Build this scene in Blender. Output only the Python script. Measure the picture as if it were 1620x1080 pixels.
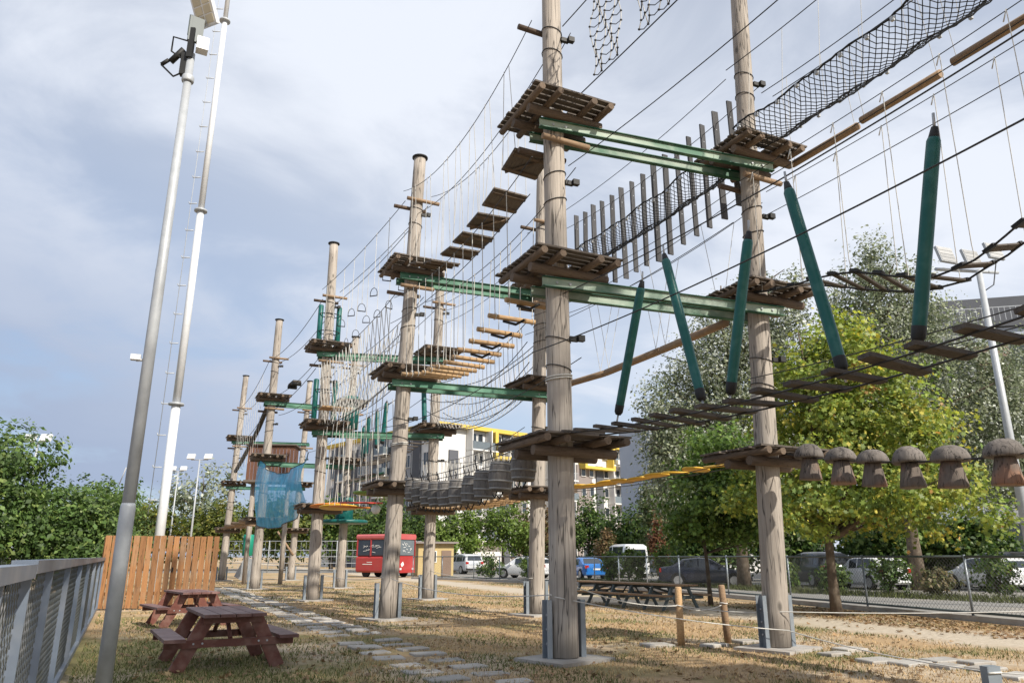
import bpy, math, random
import numpy as np
from mathutils import Matrix, Vector
random.seed(7); RNG = np.random.default_rng(11)
for o in list(bpy.data.objects): bpy.data.objects.remove(o)
sc = bpy.context.scene
col = sc.collection
R = math.radians

# ------------------------------------------------------------------ camera
CH, FPX, PITCH = 1.5, 1177.0, math.atan(340/1177.0)
cd = bpy.data.cameras.new('camera'); cam = bpy.data.objects.new('camera', cd); col.objects.link(cam)
cam.location = (0, 0, CH); cam.rotation_euler = (math.pi/2 + PITCH, 0, 0)
cd.sensor_width = 36; cd.lens = 36*FPX/1620; cd.clip_start = 0.05; cd.clip_end = 3000
sc.camera = cam
sc.render.resolution_x, sc.render.resolution_y = 1024, 682

# ------------------------------------------------------------------ sun, sky, exposure
SUN_AZ, SUN_EL = R(-46), R(40)           # direction towards the sun (from +X, counter-clockwise)
sd = Vector((math.cos(SUN_AZ)*math.cos(SUN_EL), math.sin(SUN_AZ)*math.cos(SUN_EL), math.sin(SUN_EL)))
sl = bpy.data.lights.new('sun', 'SUN'); sl.energy = 4.3; sl.angle = R(0.9); sl.color = (1, .93, .82)
so = bpy.data.objects.new('sun', sl); col.objects.link(so)
so.rotation_euler = sd.to_track_quat('Z', 'Y').to_euler(); so.location = (10, -10, 30)
w = bpy.data.worlds.new('World'); sc.world = w; w.use_nodes = True
def build_sky():
    nt = w.node_tree; N = nt.nodes; L = nt.links; N.clear()
    def n(t, **k):
        x = N.new(t)
        for a, b in k.items(): setattr(x, a, b)
        return x
    def math_(op, a, b=None, clamp=False):
        m = n('ShaderNodeMath', operation=op, use_clamp=clamp)
        for i, v in enumerate((a, b)):
            if v is None: continue
            if isinstance(v, (int, float)): m.inputs[i].default_value = v
            else: L.new(v, m.inputs[i])
        return m.outputs[0]
    out = n('ShaderNodeOutputWorld')
    sky = n('ShaderNodeTexSky', sky_type='NISHITA', sun_disc=False)
    sky.sun_elevation = SUN_EL; sky.sun_rotation = math.pi/2 - SUN_AZ; sky.altitude = 500; sky.dust_density = 1.0
    bs = n('ShaderNodeBackground'); bs.inputs[1].default_value = .10; L.new(sky.outputs[0], bs.inputs[0])
    tc = n('ShaderNodeTexCoord'); sep = n('ShaderNodeSeparateXYZ'); L.new(tc.outputs['Generated'], sep.inputs[0])
    z = math_('MAXIMUM', sep.outputs[2], 0.0)
    den = math_('ADD', z, .22)
    px = math_('DIVIDE', sep.outputs[0], den); py = math_('DIVIDE', sep.outputs[1], den)
    cmb = n('ShaderNodeCombineXYZ'); L.new(px, cmb.inputs[0]); L.new(py, cmb.inputs[1])
    def noise(scale, detail, rough, off, dist=0.0):
        mp = n('ShaderNodeMapping'); mp.inputs['Location'].default_value = off; L.new(cmb.outputs[0], mp.inputs[0])
        t = n('ShaderNodeTexNoise'); t.inputs['Scale'].default_value = scale; t.inputs['Detail'].default_value = detail
        t.inputs['Roughness'].default_value = rough; t.inputs['Distortion'].default_value = dist
        L.new(mp.outputs[0], t.inputs[0]); return t.outputs[0]
    def ramp(v, a, b, lo=0., hi=1.):
        m = n('ShaderNodeMapRange', interpolation_type='SMOOTHSTEP'); L.new(v, m.inputs[0])
        for i, q in zip((1, 2, 3, 4), (a, b, lo, hi)): m.inputs[i].default_value = q
        return m.outputs[0]
    big = noise(.75, 4, .55, (3.1, 1.7, 0), .3)
    fine = noise(2.3, 7, .58, (1.3, 5.2, 0), .5)
    cover = math_('ADD', math_('MULTIPLY', big, .6), math_('MULTIPLY', fine, .4))
    mask = ramp(cover, .41, .58, .52, 1.0)
    # how grey the cloud is: a bank of rain cloud lies low to the north-west
    west = math_('MULTIPLY', sep.outputs[0], -1.0)
    bank = math_('ADD', math_('MULTIPLY', west, .75), math_('MULTIPLY', z, -1.6))
    g = math_('ADD', bank, math_('MULTIPLY', math_('SUBTRACT', cover, .5), -.45))
    grey = ramp(g, -.62, .20)
    mix = n('ShaderNodeMix', data_type='RGBA'); L.new(grey, mix.inputs[0])
    mix.inputs[6].default_value = (.815, .86, .95, 1); mix.inputs[7].default_value = (.38, .46, .625, 1)
    bc = n('ShaderNodeBackground'); L.new(mix.outputs[2], bc.inputs[0]); bc.inputs[1].default_value = .75
    ms = n('ShaderNodeMixShader'); L.new(mask, ms.inputs[0]); L.new(bs.outputs[0], ms.inputs[1]); L.new(bc.outputs[0], ms.inputs[2])
    L.new(ms.outputs[0], out.inputs[0])
build_sky()
sc.view_settings.view_transform = 'Standard'; sc.view_settings.look = 'None'
sc.view_settings.gamma = 1; sc.view_settings.use_curve_mapping = False
sc.view_settings.exposure = 0.50

# ------------------------------------------------------------------ helpers
def ray(x, y):
    a, b = (x-810)/FPX, -(y-540)/FPX
    return (a, math.cos(PITCH)-b*math.sin(PITCH), math.sin(PITCH)+b*math.cos(PITCH))
def at(x, y, Y):
    r = ray(x, y); t = Y/r[1]; return Vector((r[0]*t, Y, CH+r[2]*t))
def gd(x, y, z=0.0):
    r = ray(x, y); t = (z-CH)/r[2]; return Vector((r[0]*t, r[1]*t, z))
def V(*a): return Vector(a)
ABS = {}
def link(o, parent=None):
    col.objects.link(o)
    if parent is not None: o.parent = parent
    return o
def tag(o, label=None, cat=None, group=None, kind=None):
    if label: o['label'] = label
    if cat: o['category'] = cat
    if group: o['group'] = group
    if kind: o['kind'] = kind
    return o
def thing(name, label, cat, loc=(0, 0, 0), rz=0.0, group=None):
    o = bpy.data.objects.new(name, None); o.empty_display_size = .1
    o.location = loc; o.rotation_euler = (0, 0, rz); link(o); ABS[o.name] = Vector(loc)
    return tag(o, label, cat, group, 'thing')
def obj(name, me, parent=None, loc=(0, 0, 0), rot=(0, 0, 0)):
    o = bpy.data.objects.new(name, me); o.location = loc; o.rotation_euler = rot; link(o, parent)
    if parent is not None: ABS[o.name] = ABS.get(parent.name, Vector((0, 0, 0)))
    else: ABS[o.name] = Vector((0, 0, 0))
    return o
def copy_tree(o, parent=None):
    c = o.copy(); link(c, parent)
    for ch in o.children: copy_tree(ch, c)
    return c
def rz_of(d): return math.atan2(d[1], d[0])
class MB:
    def __init__(s): s.v = []; s.f = []; s.sm = []; s.k = []
    def add(s, vs, fs, smooth=False):
        b = len(s.v); s.k.append((b, len(s.f))); s.v += [tuple(q) for q in vs]
        s.f += [tuple(b+i for i in f) for f in fs]; s.sm += [smooth]*len(fs); return s
    def box(s, c, d, rz=0.0, M=None, ch=0.0):
        x, y, z = d[0]/2, d[1]/2, d[2]/2
        vs = [(sx*x, sy*y, sz*z) for sz in (-1, 1) for sy in (-1, 1) for sx in (-1, 1)]
        m = M if M is not None else Matrix.Rotation(rz, 3, 'Z')
        vs = [m @ Vector(q) + Vector(c) for q in vs]
        return s.add(vs, [(0, 2, 3, 1), (4, 5, 7, 6), (0, 1, 5, 4), (2, 6, 7, 3), (0, 4, 6, 2), (1, 3, 7, 5)])
    def tube(s, pts, r, n=6, cap=True, smooth=True):
        pts = [Vector(p) for p in pts]; k = len(pts)
        rs = r if isinstance(r, (list, tuple)) else [r]*k
        vs = []; up = None
        for i, p in enumerate(pts):
            t = (pts[min(i+1, k-1)] - pts[max(i-1, 0)])
            if t.length < 1e-9: t = Vector((0, 0, 1))
            t.normalize()
            if up is None:
                up = Vector((0, 0, 1)) if abs(t.z) < .9 else Vector((1, 0, 0))
            a = (up - t*up.dot(t))
            if a.length < 1e-6: a = t.orthogonal()
            a.normalize(); b = t.cross(a); up = a
            vs += [p + (a*math.cos(2*math.pi*j/n) + b*math.sin(2*math.pi*j/n))*rs[i] for j in range(n)]
        fs = [(i*n+j, i*n+(j+1) % n, (i+1)*n+(j+1) % n, (i+1)*n+j) for i in range(k-1) for j in range(n)]
        s.add(vs, fs, smooth)
        if cap:
            b = len(s.v)-k*n
            s.f.append(tuple(b+j for j in reversed(range(n)))); s.f.append(tuple(b+(k-1)*n+j for j in range(n))); s.sm += [False, False]
        return s
    def lathe(s, prof, n=16, c=(0, 0, 0), smooth=True, wob=None):
        vs = []
        for i, (r, z) in enumerate(prof):
            for j in range(n):
                a = 2*math.pi*j/n; rr = r*(wob(a, z) if wob else 1)
                vs.append((c[0]+rr*math.cos(a), c[1]+rr*math.sin(a), c[2]+z))
        k = len(prof)
        fs = [(i*n+j, i*n+(j+1) % n, (i+1)*n+(j+1) % n, (i+1)*n+j) for i in range(k-1) for j in range(n)]
        s.add(vs, fs, smooth); b = len(s.v)-k*n
        s.f.append(tuple(b+j for j in reversed(range(n)))); s.f.append(tuple(b+(k-1)*n+j for j in range(n))); s.sm += [False, False]
        return s
    def prism(s, poly, axis_o, ux, uy, uz, th):
        """poly in (ux,uy) plane at axis_o, extruded th along uz"""
        o = Vector(axis_o); ux, uy, uz = Vector(ux), Vector(uy), Vector(uz); n = len(poly)
        vs = [o+ux*a+uy*b for a, b in poly] + [o+ux*a+uy*b+uz*th for a, b in poly]
        fs = [tuple(reversed(range(n))), tuple(range(n, 2*n))] + [(i, (i+1) % n, n+(i+1) % n, n+i) for i in range(n)]
        return s.add(vs, fs)
    def mesh(s, name, mat, off=None):
        me = bpy.data.meshes.new(name)
        vs = s.v if off is None else [(a-off[0], b-off[1], c-off[2]) for a, b, c in s.v]
        me.from_pydata(vs, [], s.f); me.polygons.foreach_set('use_smooth', s.sm)
        me.materials.append(mat); me.update(); return me
    def split(s, name, mat, parent=None, world=True, per=1):
        ks = s.k[::per]; o = None
        for i, (v0, f0) in enumerate(ks):
            v1, f1 = ks[i+1] if i+1 < len(ks) else (len(s.v), len(s.f))
            b = MB(); b.v = s.v[v0:v1]; b.f = [tuple(j-v0 for j in f) for f in s.f[f0:f1]]; b.sm = s.sm[f0:f1]
            o = b.build(name, mat, parent, world)
        return o
    def build(s, name, mat, parent=None, world=True):
        off = ABS.get(parent.name) if (parent is not None and world) else None
        return obj(name, s.mesh(name, mat, off), parent)

# ------------------------------------------------------------------ materials
def newmat(name):
    m = bpy.data.materials.new(name); m.use_nodes = True; nt = m.node_tree
    return m, nt, nt.nodes, nt.links, nt.nodes['Principled BSDF']
def mat(name, c1, c2=None, rough=.7, scale=6.0, stretch=(1, 1, 1), metal=0.0, bump=0.0, detail=5, contrast=.25, spec=.4,
        crack=0.0, knots=False, rnd=.12, dirt=None, dirt_amt=.5, dirt_scale=2.0, alpha=None, coat=0.0):
    m, nt, N, L, b = newmat(name)
    c2 = c2 or tuple(x*.75 for x in c1)
    b.inputs['Roughness'].default_value = rough; b.inputs['Metallic'].default_value = metal
    b.inputs['Specular IOR Level'].default_value = spec; b.inputs['Coat Weight'].default_value = coat
    tc = N.new('ShaderNodeTexCoord'); oi = N.new('ShaderNodeObjectInfo')
    ad = N.new('ShaderNodeVectorMath'); ad.operation = 'ADD'; L.new(tc.outputs['Object'], ad.inputs[0])
    sc_ = N.new('ShaderNodeVectorMath'); sc_.operation = 'SCALE'; sc_.inputs[3].default_value = 37.0
    cx = N.new('ShaderNodeCombineXYZ')
    for i in range(3): L.new(oi.outputs['Random'], cx.inputs[i])
    L.new(cx.outputs[0], sc_.inputs[0]); L.new(sc_.outputs[0], ad.inputs[1])
    mp = N.new('ShaderNodeMapping'); mp.inputs['Scale'].default_value = stretch; L.new(ad.outputs[0], mp.inputs[0])
    nz = N.new('ShaderNodeTexNoise'); nz.inputs['Scale'].default_value = scale; nz.inputs['Detail'].default_value = detail
    nz.inputs['Roughness'].default_value = .65; L.new(mp.outputs[0], nz.inputs[0])
    mr = N.new('ShaderNodeMapRange'); L.new(nz.outputs[0], mr.inputs[0])
    mr.inputs[1].default_value = .5-contrast; mr.inputs[2].default_value = .5+contrast
    mx = N.new('ShaderNodeMix'); mx.data_type = 'RGBA'; L.new(mr.outputs[0], mx.inputs[0])
    mx.inputs[6].default_value = (*c2, 1); mx.inputs[7].default_value = (*c1, 1)
    cur = mx.outputs[2]
    if dirt:
        n2 = N.new('ShaderNodeTexNoise'); n2.inputs['Scale'].default_value = dirt_scale; n2.inputs['Detail'].default_value = 6
        L.new(ad.outputs[0], n2.inputs[0])
        r2 = N.new('ShaderNodeMapRange'); L.new(n2.outputs[0], r2.inputs[0]); r2.inputs[1].default_value = .48; r2.inputs[2].default_value = .66
        r2.inputs[4].default_value = dirt_amt
        m2 = N.new('ShaderNodeMix'); m2.data_type = 'RGBA'; L.new(r2.outputs[0], m2.inputs[0]); L.new(cur, m2.inputs[6])
        m2.inputs[7].default_value = (*dirt, 1); cur = m2.outputs[2]
    if rnd:
        hv = N.new('ShaderNodeHueSaturation'); rr = N.new('ShaderNodeMapRange'); L.new(oi.outputs['Random'], rr.inputs[0])
        rr.inputs[3].default_value = 1-rnd; rr.inputs[4].default_value = 1+rnd
        L.new(rr.outputs[0], hv.inputs['Value']); L.new(cur, hv.inputs['Color']); cur = hv.outputs[0]
    hgt = nz.outputs[0]
    if knots:
        mk = N.new('ShaderNodeMapping'); mk.inputs['Scale'].default_value = (3.2, 3.2, 1.5); L.new(ad.outputs[0], mk.inputs[0])
        vk = N.new('ShaderNodeTexVoronoi'); vk.inputs['Scale'].default_value = 1.0; L.new(mk.outputs[0], vk.inputs[0])
        rk = N.new('ShaderNodeMapRange'); L.new(vk.outputs['Distance'], rk.inputs[0]); rk.inputs[1].default_value = .07; rk.inputs[2].default_value = .17; rk.inputs[3].default_value = .38
        m5 = N.new('ShaderNodeMix'); m5.data_type = 'RGBA'; m5.blend_type = 'MULTIPLY'; m5.inputs[0].default_value = 1
        L.new(cur, m5.inputs[6]); L.new(rk.outputs[0], m5.inputs[7]); cur = m5.outputs[2]
    if crack:
        m3 = N.new('ShaderNodeMapping'); m3.inputs['Scale'].default_value = tuple(q*.55 for q in stretch); L.new(ad.outputs[0], m3.inputs[0])
        n3 = N.new('ShaderNodeTexNoise'); n3.inputs['Scale'].default_value = scale; n3.inputs['Detail'].default_value = 2; L.new(m3.outputs[0], n3.inputs[0])
        s1 = N.new('ShaderNodeMath'); s1.operation = 'SUBTRACT'; s1.inputs[1].default_value = .5; L.new(n3.outputs[0], s1.inputs[0])
        s2 = N.new('ShaderNodeMath'); s2.operation = 'ABSOLUTE'; L.new(s1.outputs[0], s2.inputs[0])
        r3 = N.new('ShaderNodeMapRange'); L.new(s2.outputs[0], r3.inputs[0]); r3.inputs[1].default_value = .004; r3.inputs[2].default_value = .022
        r3.inputs[3].default_value = 1-crack
        m4 = N.new('ShaderNodeMix'); m4.data_type = 'RGBA'; m4.blend_type = 'MULTIPLY'; m4.inputs[0].default_value = 1
        L.new(cur, m4.inputs[6]); L.new(r3.outputs[0], m4.inputs[7]); cur = m4.outputs[2]
        mu = N.new('ShaderNodeMath'); mu.operation = 'MULTIPLY'; L.new(nz.outputs[0], mu.inputs[0]); L.new(r3.outputs[0], mu.inputs[1]); hgt = mu.outputs[0]
    L.new(cur, b.inputs['Base Color'])
    if bump:
        bp = N.new('ShaderNodeBump'); bp.inputs['Strength'].default_value = bump; bp.inputs['Distance'].default_value = .02
        L.new(hgt, bp.inputs['Height']); L.new(bp.outputs[0], b.inputs['Normal'])
    return m
M = {}
M['pole'] = mat('pole_wood', (.45, .40, .345), (.29, .255, .22), .85, 3.0, (7, 7, .35), bump=.45, crack=.7, knots=True, rnd=.12, dirt=(.20, .17, .145), dirt_amt=.55, dirt_scale=.9, contrast=.22)
M['deck'] = mat('deck_board', (.155, .13, .11), (.085, .072, .062), .9, 4, (1, 9, 9), bump=.3, crack=.4, rnd=.25)
M['joist'] = mat('round_joist', (.18, .13, .09), (.10, .073, .054), .85, 4, (9, 1, 9), bump=.3, crack=.4, rnd=.2)
M['bearer'] = mat('round_bearer', (.165, .118, .082), (.092, .068, .05), .85, 4, (1, 9, 9), bump=.3, crack=.4, rnd=.2)
M['log'] = mat('peeled_log', (.50, .34, .18), (.36, .22, .11), .75, 4, (9, 1, 9), bump=.25, crack=.4, rnd=.16, dirt=(.26, .20, .15), dirt_amt=.45, dirt_scale=5)
M['log_x'] = mat('peeled_log_long', (.33, .22, .13), (.22, .14, .085), .8, 4, (1, 9, 9), bump=.25, crack=.4, rnd=.15)
M['log_any'] = mat('slung_log', (.34, .235, .145), (.24, .16, .10), .8, 5, (2, 2, 2), bump=.2, crack=0, rnd=.15, dirt=(.18, .14, .11), dirt_amt=.4, dirt_scale=6)
M['lampgrey'] = mat('grey_lamp_panel', (.42, .42, .41), (.34, .34, .33), .3, 4)
M['peg'] = mat('dark_peg', (.16, .11, .075), (.09, .065, .05), .85, 4, (1, 9, 9), bump=.2, rnd=.3)
M['green'] = mat('green_steel', (.014, .10, .06), (.010, .07, .042), .55, 5, (1, 1, 1), dirt=(.16, .30, .20), dirt_amt=.5, dirt_scale=2.2, rnd=.08, bump=.05)
M['green_web'] = mat('faded_web_with_shade', (.40, .46, .385), (.25, .33, .26), .65, 3.0, (1, 1, 4), dirt=(.03, .13, .075), dirt_amt=.85, dirt_scale=1.3, rnd=.1, bump=.1)  # dark green patches over the faded paint are shade put into the colour
M['green_mid'] = mat('green_web_paint', (.07, .195, .125), (.04, .135, .085), .6, 2.2, (1, 1, 2), dirt=(.22, .40, .29), dirt_amt=.5, dirt_scale=1.4, rnd=.1)
M['teal'] = mat('teal_padding', (.004, .10, .088), (.003, .078, .068), .42, 3, bump=.06, rnd=.12, dirt=(.03, .13, .115), dirt_amt=.7, dirt_scale=7)
M['black'] = mat('black_rubber', (.018, .018, .018), (.01, .01, .01), .6, 10)
M['cable'] = mat('steel_cable_dark', (.055, .055, .058), (.03, .03, .032), .5, 30, metal=.4, rnd=0)
M['rope'] = mat('white_rope', (.66, .65, .61), (.48, .46, .42), .9, 30, rnd=.1)
M['galv'] = mat('galvanised_steel', (.46, .48, .50), (.36, .38, .40), .5, 9, metal=.15, rnd=.06, dirt=(.36, .37, .38), dirt_amt=.5, dirt_scale=3)
M['galv_blue'] = mat('galvanised_bracket', (.27, .31, .35), (.19, .22, .25), .45, 4, metal=.35, dirt=(.33, .34, .35), dirt_amt=.5, rnd=.1)
M['white_paint'] = mat('white_mast_paint', (.74, .75, .76), (.62, .63, .64), .4, 4, rnd=.03, metal=.1)
M['concrete'] = mat('concrete', (.42, .40, .37), (.32, .30, .275), .9, 5, bump=.2, dirt=(.24, .20, .16), dirt_amt=.6, dirt_scale=1.6, rnd=.1)
M['slab'] = mat('paving_slab', (.42, .40, .37), (.32, .305, .28), .9, 7, bump=.25, dirt=(.27, .23, .18), dirt_amt=.5, dirt_scale=2.4, rnd=.16)
M['barrel'] = mat('barrel_stave', (.20, .185, .17), (.105, .096, .09), .85, 4, (7, 7, .6), bump=.3, crack=.4, rnd=.2)
M['hoop'] = mat('barrel_hoop', (.34, .33, .31), (.22, .21, .20), .6, 6, metal=.5, rnd=.1)
M['mush'] = mat('carved_mushroom_wood', (.20, .175, .155), (.115, .10, .09), .85, 4, (6, 6, .7), bump=.4, crack=.75, rnd=.12, dirt=(.10, .09, .08), dirt_amt=.6, dirt_scale=2.5)
M['stalk'] = mat('carved_stalk_wood', (.19, .155, .13), (.11, .09, .077), .85, 4, (6, 6, .7), bump=.4, crack=.6, rnd=.12, dirt=(.36, .15, .07), dirt_amt=.5, dirt_scale=2.0)
M['plank'] = mat('walk_plank', (.11, .094, .082), (.06, .052, .046), .88, 4, (9, 1, 9), bump=.3, crack=.5, rnd=.25)
M['greyboard'] = mat('grey_board', (.095, .095, .10), (.055, .055, .058), .88, 4, (9, 9, .7), bump=.3, crack=.4, rnd=.18)
M['yellow'] = mat('yellow_disc_paint', (.72, .44, .045), (.60, .34, .03), .5, 4, rnd=.1)
M['orange'] = mat('orange_disc_paint', (.72, .25, .04), (.55, .17, .03), .55, 5, rnd=.1)
M['leafgreen'] = mat('green_disc_paint', (.22, .36, .06), (.14, .26, .04), .55, 5)
M['red'] = mat('red_disc_paint', (.52, .05, .03), (.38, .035, .025), .5, 5)
M['white'] = mat('white_plastic', (.80, .80, .78), (.72, .72, .70), .4, 4)
M['tablewood'] = mat('red_brown_table', (.17, .058, .04), (.115, .04, .03), .55, 3, (6, 1, 6), bump=.15, rnd=.14, dirt=(.26, .15, .12), dirt_amt=.6, dirt_scale=5)
M['tabletop'] = mat('table_top_board', (.15, .072, .062), (.11, .05, .043), .5, 3, (6, 1, 6), bump=.12, rnd=.12, dirt=(.26, .17, .15), dirt_amt=.6, dirt_scale=4)
M['screen'] = mat('stained_screen_board', (.36, .175, .07), (.24, .11, .042), .65, 3, (8, 8, .5), bump=.25, crack=.45, rnd=.24, dirt=(.30, .20, .12), dirt_amt=.6, dirt_scale=1.6)
M['fencegrey'] = mat('grey_fence_paint', (.165, .20, .255), (.13, .16, .205), .4, 3, metal=.2, rnd=.06, dirt=(.40, .40, .40), dirt_amt=.4)
M['fencedark'] = mat('dark_fence_paint', (.10, .125, .13), (.07, .09, .095), .5, 3, rnd=.08)
M['wire'] = mat('fence_wire', (.17, .18, .17), (.11, .12, .115), .5, 8, metal=.4, rnd=0)
M['asphalt'] = mat('asphalt', (.26, .25, .235), (.19, .185, .175), .92, 1.2, bump=.1, dirt=(.32, .29, .25), dirt_amt=.5, dirt_scale=.3, rnd=0)
M['road'] = mat('road_asphalt', (.17, .165, .16), (.12, .118, .115), .92, 1.2, bump=.1, dirt=(.24, .22, .20), dirt_amt=.5, dirt_scale=.4, rnd=0)
M['bark'] = mat('tree_bark', (.14, .105, .075), (.075, .057, .043), .95, 5, (3, 3, .8), bump=.6, dirt=(.24, .20, .15), dirt_amt=.5, dirt_scale=4)
M['glass'] = mat('window_glass', (.035, .045, .055), (.02, .026, .034), .06, 1, rnd=.3, spec=.7)
M['lampglass'] = mat('lamp_panel', (.62, .56, .42), (.5, .45, .33), .3, 4)
M['tyre'] = mat('tyre_rubber', (.02, .02, .02), (.012, .012, .012), .8, 10)
M['rim'] = mat('alloy_rim', (.45, .45, .46), (.3, .3, .3), .35, 10, metal=.7)
M['headlight'] = mat('headlight_glass', (.7, .72, .74), (.55, .56, .58), .12, 5)
M['taillight'] = mat('taillight_glass', (.38, .02, .015), (.28, .015, .012), .2, 5)
M['plate'] = mat('number_plate', (.75, .75, .72), (.68, .68, .66), .4, 5)
def paint(name, c, rough=.28): return mat(name, c, tuple(x*.9 for x in c), rough, 2, rnd=0, coat=.6, dirt=tuple(x*.7+.04 for x in c), dirt_amt=.35, dirt_scale=1.5)
M['car_white'] = paint('white_car_paint', (.74, .75, .76)); M['car_silver'] = paint('silver_car_paint', (.55, .57, .59))
M['car_blue'] = paint('blue_car_paint', (.015, .16, .50)); M['car_navy'] = paint('navy_car_paint', (.02, .026, .05)); M['car_black'] = paint('black_car_paint', (.02, .02, .022))
M['bus_red'] = paint('red_wagon_paint', (.40, .035, .035), .5); M['bus_pink'] = paint('faded_red_roof', (.50, .10, .10), .6)
M['wall_white'] = mat('white_render', (.72, .71, .69), (.64, .63, .61), .9, .6, rnd=.03)
M['wall_grey'] = mat('grey_render', (.34, .345, .36), (.29, .295, .31), .9, .6, rnd=.03)
M['wall_dark'] = mat('dark_panel', (.105, .11, .125), (.085, .09, .10), .8, .6, rnd=.06)
M['wall_taupe'] = mat('taupe_panel', (.26, .225, .21), (.22, .19, .18), .9, .6, rnd=.05)
M['wall_yellow'] = mat('yellow_render', (.66, .49, .10), (.58, .43, .08), .85, .6, rnd=.03)
M['wall_blue'] = mat('blue_grey_render', (.42, .46, .53), (.37, .41, .48), .9, .6, rnd=.03)
M['kiosk'] = mat('kiosk_yellow', (.52, .41, .20), (.46, .35, .17), .85, 1, rnd=.03)
M['brown_slab'] = mat('brown_balcony', (.24, .17, .13), (.20, .14, .105), .8, 1, rnd=.05)
M['railglass'] = mat('rail_glass', (.16, .19, .21), (.13, .155, .175), .15, 2, rnd=.1)
M['hut'] = mat('hut_board', (.16, .075, .045), (.10, .046, .03), .75, 3, (6, 6, .6), rnd=.25)
M['plasticgreen'] = mat('green_bin_plastic', (.01, .26, .17), (.008, .20, .13), .45, 3)
def leaf_mat(name, trans=.36, rough=.5):
    m, nt, N, L, b = newmat(name)
    a = N.new('ShaderNodeAttribute'); a.attribute_name = 'Col'; L.new(a.outputs[0], b.inputs['Base Color'])
    b.inputs['Roughness'].default_value = rough; b.inputs['Specular IOR Level'].default_value = .35
    t = N.new('ShaderNodeBsdfTranslucent'); hs = N.new('ShaderNodeHueSaturation'); hs.inputs['Value'].default_value = 1.3; hs.inputs['Saturation'].default_value = 1.1
    L.new(a.outputs[0], hs.inputs['Color']); L.new(hs.outputs[0], t.inputs[0])
    x = N.new('ShaderNodeMixShader'); x.inputs[0].default_value = trans
    L.new(b.outputs[0], x.inputs[1]); L.new(t.outputs[0], x.inputs[2]); L.new(x.outputs[0], N['Material Output'].inputs[0]); return m
M['leaf'] = leaf_mat('leaf'); M['dry'] = leaf_mat('dry_blade', .15, .8)
def net_mat():
    m, nt, N, L, b = newmat('blue_shade_net')
    b.inputs['Base Color'].default_value = (.08, .44, .70, 1); b.inputs['Roughness'].default_value = .7
    tc = N.new('ShaderNodeTexCoord'); nz = N.new('ShaderNodeTexNoise'); nz.inputs['Scale'].default_value = 2.5; nz.inputs['Detail'].default_value = 4
    mp = N.new('ShaderNodeMapping'); mp.inputs['Scale'].default_value = (2.5, 2.5, .5); L.new(tc.outputs['Object'], mp.inputs[0]); L.new(mp.outputs[0], nz.inputs[0])
    mr = N.new('ShaderNodeMapRange'); L.new(nz.outputs[0], mr.inputs[0]); mr.inputs[1].default_value = .3; mr.inputs[2].default_value = .7; mr.inputs[3].default_value = .55; mr.inputs[4].default_value = .9
    t = N.new('ShaderNodeBsdfTransparent'); x = N.new('ShaderNodeMixShader'); L.new(mr.outputs[0], x.inputs[0])
    L.new(t.outputs[0], x.inputs[1]); L.new(b.outputs[0], x.inputs[2]); L.new(x.outputs[0], N['Material Output'].inputs[0]); return m
M['bluenet'] = net_mat()
ORD = ['first', 'second', 'third', 'fourth', 'fifth', 'sixth', 'seventh', 'eighth', 'ninth', 'tenth', 'eleventh', 'twelfth', 'thirteenth', 'fourteenth', 'fifteenth', 'sixteenth', 'seventeenth', 'eighteenth', 'nineteenth', 'twentieth']

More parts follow.
